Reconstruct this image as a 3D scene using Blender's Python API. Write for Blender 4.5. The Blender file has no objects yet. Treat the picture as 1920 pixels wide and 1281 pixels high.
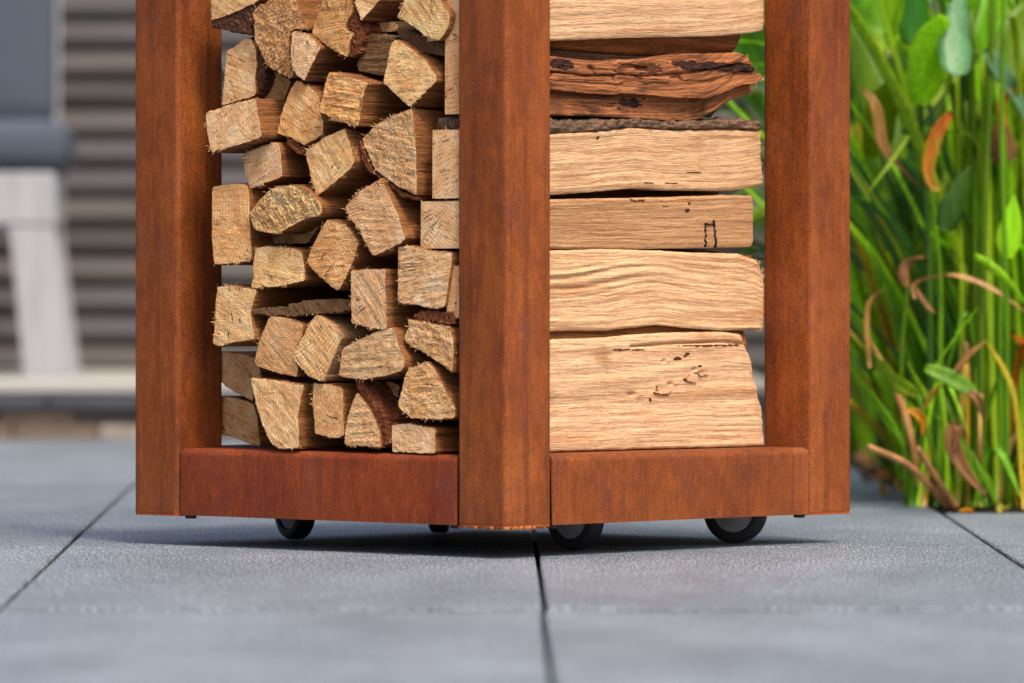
import bpy, math, random
import numpy as np
from mathutils import Vector, Matrix
from mathutils.geometry import delaunay_2d_cdt
random.seed(7); RS = np.random.RandomState(7)
C = bpy.context.scene.collection
sc = bpy.context.scene

# ---------------------------------------------------------------- camera, world, sun, exposure
FPX, HOR, DCAM, HC = 10689.0, 565.0, 5.28, 0.2385      # focal length and horizon in photo pixels, metres
TH = math.radians(47.065); X0 = -0.00543
CT, ST = math.cos(TH), math.sin(TH)
cam = bpy.data.cameras.new('camera'); camo = bpy.data.objects.new('camera', cam); C.objects.link(camo)
camo.location = (0, -DCAM, HC); camo.rotation_euler = (math.radians(90), 0, 0)
cam.sensor_width = 36; cam.lens = FPX / 1920 * 36; cam.shift_y = -(640.5 - HOR) / 1920
cam.clip_start = 0.1; cam.clip_end = 600
cam.dof.use_dof = True; cam.dof.focus_distance = 5.47; cam.dof.aperture_fstop = 6.3
sc.camera = camo
w = bpy.data.worlds.new('World'); sc.world = w; w.use_nodes = True
wn = w.node_tree; wn.nodes.clear()
sky = wn.nodes.new('ShaderNodeTexSky'); sky.sky_type = 'NISHITA'; sky.sun_disc = False
SUNV = Vector((0.33, -0.69, 1.12)).normalized()
sky.sun_elevation = math.asin(SUNV.z); sky.sun_rotation = math.atan2(SUNV.x, SUNV.y)
sky.air_density = 0.8; sky.dust_density = 6.0; sky.ozone_density = 0.6
bg = wn.nodes.new('ShaderNodeBackground'); bg.inputs[1].default_value = 0.14
wo = wn.nodes.new('ShaderNodeOutputWorld')
wn.links.new(sky.outputs[0], bg.inputs[0]); wn.links.new(bg.outputs[0], wo.inputs[0])
sl = bpy.data.lights.new('sun', 'SUN'); sl.energy = 1.5; sl.angle = math.radians(10); sl.color = (1, .92, .80)
so = bpy.data.objects.new('sun', sl); C.objects.link(so); so.rotation_euler = SUNV.to_track_quat('Z', 'Y').to_euler()
so.location = (2, -2, 4)
sc.view_settings.view_transform = 'Standard'; sc.view_settings.look = 'None'
sc.view_settings.exposure = 0.8; sc.view_settings.gamma = 1
sc.view_settings.use_curve_mapping = False

# ---------------------------------------------------------------- coordinates
def world(u, v, z): return Vector((u*CT - v*ST + X0, u*ST + v*CT, z))
def pix(px, py, depth):            # a photo pixel at a distance from the camera -> world point
    return Vector(((px-960)/FPX*depth, depth-DCAM, HC - (py-HOR)/FPX*depth))
def gnd(px, py, z=0.0):
    return pix(px, py, (HC-z)*FPX/(py-HOR))
def on_u(px, py, u):               # pixel -> (v, z) on the plane u = const of the rack
    k = (px-960)/FPX
    v = (u*CT + X0 - k*(DCAM + u*ST)) / (ST + k*CT)
    d = DCAM + u*ST + v*CT
    return v, HC - (py-HOR)/FPX*d
def on_v(px, py, v):
    k = (px-960)/FPX
    u = (k*(DCAM + v*CT) + v*ST - X0) / (CT - k*ST)
    d = DCAM + u*ST + v*CT
    return u, HC - (py-HOR)/FPX*d
RACK = Matrix.Translation((X0, 0, 0)) @ Matrix.Rotation(TH, 4, 'Z')

# ---------------------------------------------------------------- noise
def vnoise(x, y, seed=0):
    x = np.asarray(x, float); y = np.asarray(y, float); x, y = np.broadcast_arrays(x, y)
    xi = np.floor(x).astype(np.int64); yi = np.floor(y).astype(np.int64); fx = x-xi; fy = y-yi
    fx = fx*fx*(3-2*fx); fy = fy*fy*(3-2*fy)
    def h(a, b):
        n = (a*374761393 + b*668265263 + seed*1442695041) & 0xffffffff
        n = ((n ^ (n >> 13))*1274126177) & 0xffffffff
        return ((n ^ (n >> 16)) & 0xffff)/65535.0
    a = h(xi, yi)*(1-fx)+h(xi+1, yi)*fx; b = h(xi, yi+1)*(1-fx)+h(xi+1, yi+1)*fx
    return (a*(1-fy)+b*fy)*2-1
def fbm(x, y, seed=0, o=3):
    s = 0; a = 1; t = 0
    for i in range(o):
        s = s + a*vnoise(x*2**i, y*2**i, seed+i*17); t += a; a *= .5
    return s/t

# ---------------------------------------------------------------- materials
def lin(r, g, b): return tuple((c/255/12.92 if c/255 < .04045 else ((c/255+.055)/1.055)**2.4) for c in (r, g, b))
class M:
    def __init__(s, name, rough=.7, spec=.3):
        s.m = bpy.data.materials.new(name); s.m.use_nodes = True; s.t = s.m.node_tree
        s.b = s.t.nodes['Principled BSDF']; s.b.inputs['Roughness'].default_value = rough
        s.b.inputs['Specular IOR Level'].default_value = spec
    def n(s, typ, **k):
        x = s.t.nodes.new(typ)
        for a, v in k.items():
            if a.startswith('i_'): x.inputs[int(a[2:])].default_value = v
            else: setattr(x, a, v)
        return x
    def l(s, a, b): s.t.links.new(a, b)
    def coord(s, kind='Object'): return s.n('ShaderNodeTexCoord').outputs[kind]
    def mp(s, src, scale=(1, 1, 1), loc=(0, 0, 0), rot=(0, 0, 0)):
        x = s.n('ShaderNodeMapping'); x.inputs['Scale'].default_value = scale
        x.inputs['Location'].default_value = loc; x.inputs['Rotation'].default_value = rot
        s.l(src, x.inputs[0]); return x.outputs[0]
    def noise(s, src, scale=1, detail=3, rough=.55, dist=0):
        x = s.n('ShaderNodeTexNoise'); x.inputs['Scale'].default_value = scale; x.inputs['Detail'].default_value = detail
        x.inputs['Roughness'].default_value = rough; x.inputs['Distortion'].default_value = dist
        s.l(src, x.inputs['Vector']); return x.outputs['Fac']
    def ramp(s, src, stops):
        x = s.n('ShaderNodeValToRGB'); e = x.color_ramp.elements
        while len(e) < len(stops): e.new(.5)
        for k, (p, c) in enumerate(stops):
            e[k].position = p; e[k].color = (*c, 1) if len(c) == 3 else c
        s.l(src, x.inputs[0]); return x.outputs[0]
    def math(s, op, a, b=None, c=None):
        x = s.n('ShaderNodeMath', operation=op)
        for i, q in enumerate((a, b, c)):
            if q is None: continue
            if isinstance(q, (int, float)): x.inputs[i].default_value = q
            else: s.l(q, x.inputs[i])
        return x.outputs[0]
    def mix(s, f, a, b, mode='MIX'):
        x = s.n('ShaderNodeMix', data_type='RGBA', blend_type=mode)
        for i, q in ((0, f), (6, a), (7, b)):
            if isinstance(q, (int, float)): x.inputs[i].default_value = q
            elif isinstance(q, tuple): x.inputs[i].default_value = (*q, 1)
            else: s.l(q, x.inputs[i])
        return x.outputs[2]
    def out(s, col, bump=None, strength=.5, dist=.001, rough=None):
        if isinstance(col, tuple): s.b.inputs['Base Color'].default_value = (*col, 1)
        else: s.l(col, s.b.inputs['Base Color'])
        if bump is not None:
            x = s.n('ShaderNodeBump'); x.inputs['Strength'].default_value = strength; x.inputs['Distance'].default_value = dist
            s.l(bump, x.inputs['Height']); s.l(x.outputs[0], s.b.inputs['Normal'])
        if rough is not None: s.l(rough, s.b.inputs['Roughness'])
        return s.m

def saw_angle(seed): return random.Random(seed*7+1).uniform(-.9, .9)
def mat_end(seed, tone=(1, 1, 1), groove=.4, speck=.5, dark=0.0):
    """sawn end grain: rings round a pith, rays, saw tooth marks, pores"""
    r = random.Random(seed); m = M('end_grain', .85, .15); o = m.coord()
    ang = r.uniform(0, math.tau); dd = r.uniform(.035, .11)
    p = m.mp(o, loc=(0, math.cos(ang)*dd, math.sin(ang)*dd))
    sx = m.n('ShaderNodeSeparateXYZ'); m.l(p, sx.inputs[0])
    y, z = sx.outputs[1], sx.outputs[2]
    wob = m.noise(m.mp(o, (60, 60, 60)), 1, 2)
    rad = m.math('SQRT', m.math('ADD', m.math('MULTIPLY', y, y), m.math('MULTIPLY', z, z)))
    rad = m.math('ADD', rad, m.math('MULTIPLY', wob, .003))
    ring = m.math('FRACT', m.math('MULTIPLY', rad, 1/r.uniform(.0021, .0038)))
    ring = m.math('MULTIPLY', ring, ring)
    an = m.math('ARCTAN2', y, z)
    cx = m.n('ShaderNodeCombineXYZ'); m.l(m.math('MULTIPLY', an, 70 if r.random() < .5 else 45), cx.inputs[0]); m.l(m.math('MULTIPLY', rad, 30), cx.inputs[1])
    ray = m.noise(cx.outputs[0], 1, 3, .6)
    a2 = saw_angle(seed)
    saw = m.noise(m.mp(m.mp(o, rot=(a2, 0, 0)), (30, 60, 900)), 1, 3, .7, .3)
    sp = m.noise(m.mp(o, (900, 900, 900)), 1, 2, .7)
    big = m.noise(m.mp(o, (45, 45, 45), (seed, 0, 0)), 1, 3)
    fine = m.noise(m.mp(o, (2600, 2600, 2600)), 1, 2, .8)
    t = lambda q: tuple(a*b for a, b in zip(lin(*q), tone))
    base = m.ramp(big, [(.25, t((208, 150, 100))), (.5, t((236, 188, 138))), (.75, t((253, 221, 178)))])
    c = m.mix(m.math('MULTIPLY', ring, .55), base, t((158, 104, 54)))
    c = m.mix(m.math('MULTIPLY', m.ramp(ray, [(.45, (0, 0, 0)), (.7, (1, 1, 1))]), .30), c, t((246, 212, 158)))
    c = m.mix(m.math('MULTIPLY', m.ramp(saw, [(.34, (1, 1, 1)), (.46, (0, 0, 0))]), min(1, .35+groove)), c, t((120, 74, 36)))
    c = m.mix(m.math('MULTIPLY', m.ramp(sp, [(.28, (1, 1, 1)), (.39, (0, 0, 0))]), speck), c, t((96, 56, 26)))
    c = m.mix(.45, c, m.ramp(fine, [(.35, (.4, .36, .32)), (.5, (1, 1, 1)), (.65, (1.4, 1.35, 1.3))]), 'MULTIPLY')
    cr = m.noise(m.mp(cx.outputs[0], (.16, .25, 1), (seed, 0, 0)), 1, 3, .6)
    crack = m.ramp(m.math('ABSOLUTE', m.math('SUBTRACT', cr, .5)), [(.004, (1, 1, 1)), (.012, (0, 0, 0))])
    blt = m.noise(m.mp(o, (38, 38, 38), (seed*1.7, 4, 1)), 1, 3, .6)
    crack = m.math('MULTIPLY', crack, m.ramp(blt, [(.5, (0, 0, 0)), (.56, (1, 1, 1))]))
    c = m.mix(m.math('MULTIPLY', m.ramp(blt, [(.3, (1, 1, 1)), (.42, (0, 0, 0))]), .45), c, t((214, 196, 168)))
    c = m.mix(m.math('MULTIPLY', crack, .85), c, lin(70, 36, 16))
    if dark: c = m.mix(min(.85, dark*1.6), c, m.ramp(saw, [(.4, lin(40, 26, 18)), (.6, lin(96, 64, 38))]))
    h = m.math('ADD', m.math('MULTIPLY', saw, .5+groove), m.math('ADD', m.math('MULTIPLY', sp, .5), m.math('ADD', m.math('MULTIPLY', ring, -.25), m.math('MULTIPLY', fine, .3))))
    return m.out(c, h, .9, .0016)

def mat_side(seed, cols, streak=.5, knots=.3, wave=0.0, bumpd=.0012):
    """split face: fibres run along the first UV coordinate (metres)"""
    m = M('split_wood', .8, .18); uv = m.n('ShaderNodeUVMap', uv_map='grain').outputs[0]
    p = m.mp(uv, (1, 1, 1), (seed*.37, seed*.11, 0))
    warp = m.noise(m.mp(p, (9, 22, 1)), 1, 2)
    sx = m.n('ShaderNodeSeparateXYZ'); m.l(p, sx.inputs[0])
    cy = m.math('ADD', sx.outputs[1], m.math('MULTIPLY', warp, .006+wave))
    cb = m.n('ShaderNodeCombineXYZ'); m.l(sx.outputs[0], cb.inputs[0]); m.l(cy, cb.inputs[1])
    q = cb.outputs[0]
    broad = m.noise(m.mp(q, (3.5, 75, 1)), 1, 4, .65)
    fib = m.noise(m.mp(q, (14, 420, 1)), 1, 3, .65)
    fine = m.noise(m.mp(q, (70, 1500, 1)), 1, 2, .7)
    tick = m.noise(m.mp(q, (110, 1000, 1), (5, 3, 0)), 1, 2, .6)
    blot = m.noise(m.mp(p, (16, 26, 1)), 1, 3)
    c = m.ramp(broad, [(.3, lin(*cols[0])), (.5, lin(*cols[1])), (.7, lin(*cols[2]))])
    c = m.mix(m.math('MULTIPLY', m.ramp(fib, [(.33, (1, 1, 1)), (.5, (0, 0, 0))]), streak), c, lin(*cols[3]))
    c = m.mix(m.math('MULTIPLY', m.ramp(fine, [(.3, (1, 1, 1)), (.5, (0, 0, 0))]), streak*.5), c, lin(*cols[3]))
    thin = m.noise(m.mp(q, (7, 760, 1), (1, 7, 0)), 1, 4, .75)
    c = m.mix(m.math('MULTIPLY', m.ramp(m.math('ABSOLUTE', m.math('SUBTRACT', thin, .5)), [(.008, (1, 1, 1)), (.026, (0, 0, 0))]), .85), c, lin(*cols[3]))
    c = m.mix(m.math('MULTIPLY', m.ramp(fine, [(.52, (0, 0, 0)), (.72, (1, 1, 1))]), .45), c, lin(*[min(255, x+22) for x in cols[1]]))
    c = m.mix(m.math('MULTIPLY', m.ramp(tick, [(.28, (1, 1, 1)), (.35, (0, 0, 0))]), .75), c, lin(70, 38, 18))
    c = m.mix(m.math('MULTIPLY', m.ramp(blot, [(.58, (0, 0, 0)), (.75, (1, 1, 1))]), knots), c, lin(*cols[3]))
    h = m.math('ADD', fib, m.math('ADD', m.math('MULTIPLY', fine, .8), m.math('ADD', thin, m.math('MULTIPLY', broad, .4))))
    return m.out(c, h, .9, bumpd*1.25)

PALE = [(212, 163, 117), (226, 185, 140), (190, 137, 92), (126, 78, 42)]
PALE2 = [(215, 169, 124), (229, 190, 148), (196, 146, 102), (134, 86, 48)]
TAN = [(184, 138, 94), (198, 152, 108), (168, 122, 82), (110, 70, 40)]
BROWN_SHADE = [(136, 84, 44), (160, 104, 58), (110, 64, 32), (62, 32, 16)]  # brown sides, darkened so the colour carries the shade in the gaps
RED = [(140, 78, 44), (176, 112, 68), (104, 54, 30), (44, 24, 16)]
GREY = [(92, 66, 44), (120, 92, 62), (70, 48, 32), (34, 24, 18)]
SIDE_PALE = mat_side(1, PALE, .45); SIDE_PALE2 = mat_side(2, PALE2, .5, .2, .0)
SIDE_TAN = mat_side(3, TAN, .45, .2); SIDE_RED = mat_side(4, RED, .9, .9, .012)
SIDE_BROWN_SHADE = [mat_side(10+i, BROWN_SHADE, .6, .3) for i in range(4)]
SIDE_GREY = mat_side(20, GREY, .8, .5)
def mat_bark(seed, a=(92, 60, 44), b=(58, 42, 34), c_=(128, 84, 62)):
    m = M('bark', .9, .12); o = m.coord()
    n1 = m.noise(m.mp(o, (70, 160, 160), (seed, 0, 0)), 1, 4, .7, .4); n2 = m.noise(m.mp(o, (600, 900, 900)), 1, 2, .7)
    v = m.n('ShaderNodeTexVoronoi'); v.inputs['Scale'].default_value = 1; m.l(m.mp(o, (110, 260, 260)), v.inputs['Vector'])
    c = m.ramp(n1, [(.3, lin(*b)), (.5, lin(*a)), (.68, lin(*c_))])
    c = m.mix(m.math('MULTIPLY', m.ramp(n2, [(.3, (1, 1, 1)), (.5, (0, 0, 0))]), .5), c, lin(30, 20, 16))
    h = m.math('ADD', m.math('ADD', n1, v.outputs[0]), m.math('MULTIPLY', n2, .5))
    return m.out(c, h, 1, .003)
BARK_TOP = mat_bark(6, (118, 96, 78), (58, 44, 36), (150, 96, 70)); BARK = mat_bark(1); BARK_GREY = mat_bark(2, (104, 88, 76), (66, 54, 48), (130, 84, 66)); BARK_RED = mat_bark(3, (120, 66, 40), (70, 40, 28), (160, 100, 62))
def mat_splinter():
    m = M('splinter', .8, .2); n = m.noise(m.mp(m.coord(), (300, 300, 300)), 1, 2)
    return m.out(m.ramp(n, [(.35, lin(178, 122, 68)), (.6, lin(232, 190, 138))]))
SPL = mat_splinter()

def mat_rust(name, seed, a, b, c_, grey=.5):
    m = M(name, .5, .28); o = m.coord()
    big = m.noise(m.mp(o, (12, 12, 7), (seed*3.1, 0, 0)), 1, 4, .6)
    st = m.noise(m.mp(o, (120, 120, 14), (seed, 2, 0)), 1, 4, .7)
    st2 = m.noise(m.mp(o, (380, 380, 50), (seed, 9, 0)), 1, 3, .7)
    sp = m.noise(m.mp(o, (820, 820, 700)), 1, 4, .95)
    mot = m.noise(m.mp(o, (70, 70, 50), (seed*2, 0, 0)), 1, 4, .75)
    col = m.ramp(big, [(.3, lin(*a)), (.5, lin(*b)), (.72, lin(*c_))])
    col = m.mix(m.math('MULTIPLY', m.ramp(st, [(.35, (1, 1, 1)), (.62, (0, 0, 0))]), .3), col, lin(80, 32, 10))
    col = m.mix(m.math('MULTIPLY', m.ramp(st2, [(.5, (0, 0, 0)), (.75, (1, 1, 1))]), .4), col, lin(168, 86, 38))
    col = m.mix(.42, col, m.ramp(mot, [(.3, (.45, .4, .36)), (.5, (1, 1, 1)), (.7, (1.4, 1.34, 1.2))]), 'MULTIPLY')
    run = m.noise(m.mp(o, (60, 60, 2.2), (seed*4, 7, 0)), 1, 3, .6)
    col = m.mix(m.math('MULTIPLY', m.ramp(run, [(.54, (0, 0, 0)), (.68, (1, 1, 1))]), .4), col, lin(70, 28, 12))
    pt = m.noise(m.mp(o, (22, 22, 13), (seed+5, 1, 0)), 1, 3, .6)
    col = m.mix(m.math('MULTIPLY', m.ramp(pt, [(.52, (0, 0, 0)), (.72, (1, 1, 1))]), grey), col, lin(96, 54, 50))
    col = m.mix(.9, col, m.ramp(sp, [(.36, (.3, .25, .25)), (.5, (.95, .95, .95)), (.62, (2.1, 1.8, 1.5))]), 'MULTIPLY')
    ro = m.n('ShaderNodeMapRange'); m.l(sp, ro.inputs[0]); ro.inputs[3].default_value = .5; ro.inputs[4].default_value = .8
    return m.out(col, m.math('ADD', m.math('MULTIPLY', sp, 1), m.math('MULTIPLY', st, .6)), .35, .0005, ro.outputs[0])
RUST = mat_rust('weathered_steel', 1, (96, 47, 11), (118, 61, 17), (140, 78, 30), .34)
RUST_L = mat_rust('weathered_steel_red', 2, (96, 37, 11), (113, 47, 14), (130, 61, 22), .45)
RUST_E = mat_rust('weathered_steel_edge', 3, (130, 60, 20), (146, 70, 24), (110, 46, 16), .1)

def flat(name, col, rough=.6, spec=.3, nscale=None, namp=.15, bump=0):
    m = M(name, rough, spec); c = lin(*col)
    if nscale:
        n = m.noise(m.mp(m.coord(), nscale), 1, 4, .6)
        lo = tuple(x*(1-namp) for x in c); hi = tuple(x*(1+namp) for x in c)
        return m.out(m.ramp(n, [(.3, lo), (.7, hi)]), n if bump else None, .5, bump or .001)
    return m.out(c)

# ---------------------------------------------------------------- mesh helpers
def mesh_obj(name, verts, faces, mats, parent=None, smooth=True, fm=None, uvs=None, loc=None, rotz=0):
    me = bpy.data.meshes.new(name); me.from_pydata([tuple(v) for v in verts], [], faces)
    for m_ in (mats if isinstance(mats, (list, tuple)) else [mats]): me.materials.append(m_)
    if fm is not None: me.polygons.foreach_set('material_index', np.asarray(fm, dtype=np.int32))
    me.polygons.foreach_set('use_smooth', np.full(len(me.polygons), smooth, dtype=bool))
    if uvs is not None:
        lay = me.uv_layers.new(name='grain')
        li = np.zeros(len(me.loops), dtype=np.int32); me.loops.foreach_get('vertex_index', li)
        lay.data.foreach_set('uv', np.asarray(uvs)[li].astype(np.float32).ravel())
    me.update()
    o = bpy.data.objects.new(name, me); C.objects.link(o)
    if parent: o.parent = parent
    if loc is not None: o.location = loc
    o.rotation_euler.z = rotz
    return o
def tag(o, label=None, cat=None, group=None, kind=None):
    if label: o['label'] = label
    if cat: o['category'] = cat
    if group: o['group'] = group
    if kind: o['kind'] = kind
    return o
def empty(name, loc, label, cat, group=None, rotz=0):
    o = bpy.data.objects.new(name, None); C.objects.link(o); o.location = loc; o.rotation_euler.z = rotz
    o.empty_display_size = .05
    return tag(o, label, cat, group)
def box(name, x0, x1, y0, y1, z0, z1, mat, parent=None, bev=.002, loc=None, rotz=0):
    """box with chamfered edges"""
    b = min(bev, (x1-x0)*.45, (y1-y0)*.45, (z1-z0)*.45)
    V = []; 
    for z, i in ((z0, b), (z0+b, 0), (z1-b, 0), (z1, b)):
        for (x, y) in ((x0+i, y0+i+b), (x0+i+b, y0+i), (x1-i-b, y0+i), (x1-i, y0+i+b), (x1-i, y1-i-b), (x1-i-b, y1-i), (x0+i+b, y1-i), (x0+i, y1-i-b)):
            V.append((x, y, z))
    F = [tuple(range(7, -1, -1)), tuple(range(24, 32))]
    for k in range(3):
        for j in range(8): F.append((k*8+j, k*8+(j+1) % 8, k*8+8+(j+1) % 8, k*8+8+j))
    return mesh_obj(name, V, F, mat, parent, False, loc=loc, rotz=rotz)
def tube_mesh(pts, rad, n=6, cap=True):
    pts = [Vector(p) for p in pts]; V = []; F = []
    if not hasattr(rad, '__len__'): rad = [rad]*len(pts)
    up = Vector((0.3, .2, 1)).normalized()
    for i, p in enumerate(pts):
        d = (pts[min(i+1, len(pts)-1)]-pts[max(i-1, 0)]).normalized()
        a = d.cross(up if abs(d.dot(up)) < .95 else Vector((1, 0, 0))).normalized(); b = d.cross(a)
        for j in range(n):
            t = math.tau*j/n; V.append(p+(a*math.cos(t)+b*math.sin(t))*rad[i])
    for i in range(len(pts)-1):
        for j in range(n): F.append((i*n+j, i*n+(j+1) % n, (i+1)*n+(j+1) % n, (i+1)*n+j))
    if cap: F += [tuple(range(n-1, -1, -1)), tuple((len(pts)-1)*n+j for j in range(n))]
    return V, F
def smooth_path(P, n=16):
    """Catmull-Rom through control points (Vectors)"""
    P = [Vector(p) for p in P]; Q = [P[0]*2-P[1]] + P + [P[-1]*2-P[-2]]; out = []
    seg = len(P)-1
    for i in range(n+1):
        t = i/n*seg; k = min(int(t), seg-1); f = t-k
        a, b, c, d = Q[k:k+4]
        out.append(.5*((2*b)+(c-a)*f+(2*a-5*b+4*c-d)*f*f+(3*b-a-3*c+d)*f**3))
    return out
def ribbon(P, width, side=(1, 0, 0), fold=.25, twist=0.0, n=16, th=.0006):
    """leaf blade: width(s) profile, V fold, optional twist, with real thickness"""
    pts = smooth_path(P, n); side = Vector(side).normalized(); V = []; F = []
    cols = [-1, -.5, 0, .5, 1]
    for layer in (0, 1):
        for i, p in enumerate(pts):
            s = i/n; d = (pts[min(i+1, n)]-pts[max(i-1, 0)]).normalized()
            sd = (side - d*side.dot(d)).normalized(); nn = d.cross(sd)
            ta = twist*s; sd2 = sd*math.cos(ta)+nn*math.sin(ta); nn2 = d.cross(sd2)
            wd = width(s)
            for c in cols: V.append(p + sd2*wd*c + nn2*(fold*wd*abs(c) + (th if layer else 0)*(1-abs(c)*.6)))
    L = (n+1)*5
    for i in range(n):
        for j in range(4):
            a = i*5+j; F.append((a, a+1, a+6, a+5)); F.append((L+a, L+a+5, L+a+6, L+a+1))
    for i in range(n):
        for j in (0, 4):
            a = i*5+j; q = (a, a+5, L+a+5, L+a); F.append(q if j == 0 else q[::-1])
    for a0 in (0, n*5):
        for j in range(4): F.append((a0+j, a0+j+1, L+a0+j+1, L+a0+j))
    return V, F

# ---------------------------------------------------------------- ground and paving
m = M('ground_soil', .9); gm = m.out(m.ramp(m.noise(m.mp(m.coord(), (6, 6, 6)), 1, 4), [(.3, lin(60, 56, 52)), (.7, lin(84, 80, 76))]))
tag(mesh_obj('ground', [(-300, -300, -.06), (300, -300, -.06), (300, 300, -.06), (-300, 300, -.06)], [(0, 1, 2, 3)], gm, smooth=False), kind='structure')

def mat_slab():
    m = M('basalt_paving', .55, .4); g = m.n('ShaderNodeNewGeometry').outputs['Position']
    rnd = m.n('ShaderNodeObjectInfo').outputs['Random']
    big = m.noise(m.mp(g, (5, 2.2, 1)), 1, 4, .6); mid = m.noise(m.mp(g, (26, 7, 1)), 1, 4, .6)
    gr = m.noise(m.mp(g, (520, 62, 1)), 1, 3, .95); gr2 = m.noise(m.mp(g, (260, 26, 1)), 1, 3, .7)
    c = m.ramp(big, [(.28, lin(96, 104, 111)), (.5, lin(110, 118, 125)), (.72, lin(124, 132, 139))])
    c = m.mix(.4, c, m.ramp(mid, [(.3, (.75, .75, .77)), (.7, (1.15, 1.15, 1.15))]), 'MULTIPLY')
    c = m.mix(1, c, m.ramp(gr, [(.4, (.1, .1, .11)), (.5, (.9, .9, .9)), (.585, (2.4, 2.4, 2.4))]), 'MULTIPLY')
    c = m.mix(.7, c, m.ramp(gr2, [(.3, (.6, .6, .62)), (.7, (1.25, 1.25, 1.25))]), 'MULTIPLY')
    st = m.noise(m.mp(g, (9, 3, 1), (4.2, 7.7, 0)), 1, 2, .5)
    c = m.mix(m.math('MULTIPLY', m.ramp(st, [(.6, (0, 0, 0)), (.8, (1, 1, 1))]), .45), c, lin(92, 92, 100))
    tone = m.n('ShaderNodeMapRange'); m.l(rnd, tone.inputs[0]); tone.inputs[3].default_value = .9; tone.inputs[4].default_value = 1.08
    cc = m.n('ShaderNodeCombineColor'); [m.l(tone.outputs[0], cc.inputs[i]) for i in range(3)]
    c = m.mix(1, c, cc.outputs[0], 'MULTIPLY')
    return m.out(c, m.math('ADD', gr, m.math('MULTIPLY', gr2, .2)), .35, .0004)
SLAB = mat_slab(); JOINT = flat('joint_sand', (44, 42, 42), .95)
def xL(y): return -.406 - .0319*(y+.62)
def xM(y): return .0245 - .0020*(y+.3)
def xR(y): return .4645 + .0190*(y-.056)
def xline(k, y):
    if k <= -1: return xL(y) + (k+1)*.44
    if k == 0: return xM(y)
    return xR(y) + (k-1)*.45
rows = [-4.3, -3.2, -2.1, -.84, .262, 1.15, 2.25, 3.35, 4.548]
patio = tag(mesh_obj('patio', [(-6, -4.3, -.045), (6, -4.3, -.045), (6, 4.556, -.045), (-6, 4.556, -.045)] +
        [(-6, -4.3, -.0115), (6, -4.3, -.0115), (6, 4.556, -.0115), (-6, 4.556, -.0115)],
        [(3, 2, 1, 0), (4, 5, 6, 7), (0, 1, 5, 4), (1, 2, 6, 5), (2, 3, 7, 6), (3, 0, 4, 7)], JOINT, smooth=False), kind='structure')
BEDX = .492; BEDY = 1.15
def slab(x00, x10, x11, x01, y0, y1, dz):
    h = .0022; b = .0016; gy = .0012
    P = [(x00+h, y0+gy), (x10-h, y0+gy), (x11-h, y1-gy), (x01+h, y1-gy)]
    Q = [(x00+h+b, y0+gy+b), (x10-h-b, y0+gy+b), (x11-h-b, y1-gy-b), (x01+h+b, y1-gy-b)]
    V = [(x, y, -.011) for x, y in P]+[(x, y, dz-b*.8) for x, y in P]+[(x, y, dz) for x, y in Q]
    F = [(8, 9, 10, 11)]
    for k in (0, 4):
        for j in range(4): F.append((k+j, k+(j+1) % 4, k+4+(j+1) % 4, k+4+j))
    mesh_obj('paving_slab', V, F, SLAB, patio, False)
for i in range(len(rows)-1):
    y0, y1 = rows[i], rows[i+1]
    for k in range(-5, 5):
        a, b_, c_, d_ = xline(k, y0), xline(k+1, y0), xline(k+1, y1), xline(k, y1)
        dz = random.uniform(-.0008, 0) - (.0022 if i == 2 else 0)
        if y0 >= BEDY-.01:
            if a >= BEDX-.05: continue
            b_ = min(b_, BEDX); c_ = min(c_, BEDX)
            if b_-a < .02: continue
        if i < 3: a -= .0022; b_ -= .0022; c_ -= .0022; d_ -= .0022
        slab(a, b_, c_, d_, y0+(.001 if i == 3 else 0), y1-(.003 if i == 2 else 0), dz)
# planting bed behind the slabs, right
SOIL = flat('soil', (42, 33, 24), .95, .1, (60, 60, 60), .4, .01)
nx, ny = 24, 60
gx = np.linspace(BEDX+.004, 3.2, nx); gy_ = np.linspace(BEDY+.004, 5.9, ny)
V = [(x, y, -.004+.006*float(vnoise(x*14, y*14, 5)) - (.002 if (i == 0 or j == 0) else 0)) for j, y in enumerate(gy_) for i, x in enumerate(gx)]
F = [(j*nx+i, j*nx+i+1, (j+1)*nx+i+1, (j+1)*nx+i) for j in range(ny-1) for i in range(nx-1)]
tag(mesh_obj('planting_bed', V, F, SOIL), kind='structure')

# ---------------------------------------------------------------- raised deck, riser stones, slatted wall
DY = 4.56
dk = tag(box('deck', -3.2, .46, DY+.03, 6.25, -.02, .079, flat('deck_core', (60, 58, 56), .9), None), kind='structure')
STN = [flat('riser_stone', c, .85, .2, (30, 30, 30), .3, .004) for c in ((122, 112, 100), (96, 88, 80), (138, 130, 120), (110, 96, 84), (84, 78, 74))]
for cz0, cz1 in ((-.02, .024), (.026, .05)):
    x = -3.2
    while x < .44:
        wd = random.uniform(.05, .15); box('stone', x+.0015, min(x+wd, .46)-.0015, DY+random.uniform(0, .006), DY+.028, cz0, cz1, random.choice(STN), dk, .004); x += wd
x = -3.2
DSL = flat('ledge_slab', (66, 68, 74), .6, .3, (12, 12, 12), .2)
while x < .45:
    box('slab', x+.001, min(x+.6, .46)-.001, DY-.012, DY+.029, .0515, .0785, DSL, dk, .003); x += .6
WB = flat('pale_deck_board', (156, 154, 148), .7, .2, (3, 40, 40), .12)
y = DY-.016
while y < 6.2:
    box('deck_board', -3.2, .46, y, y+.142, .0795, .0995, WB, dk, .003); y += .145

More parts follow.
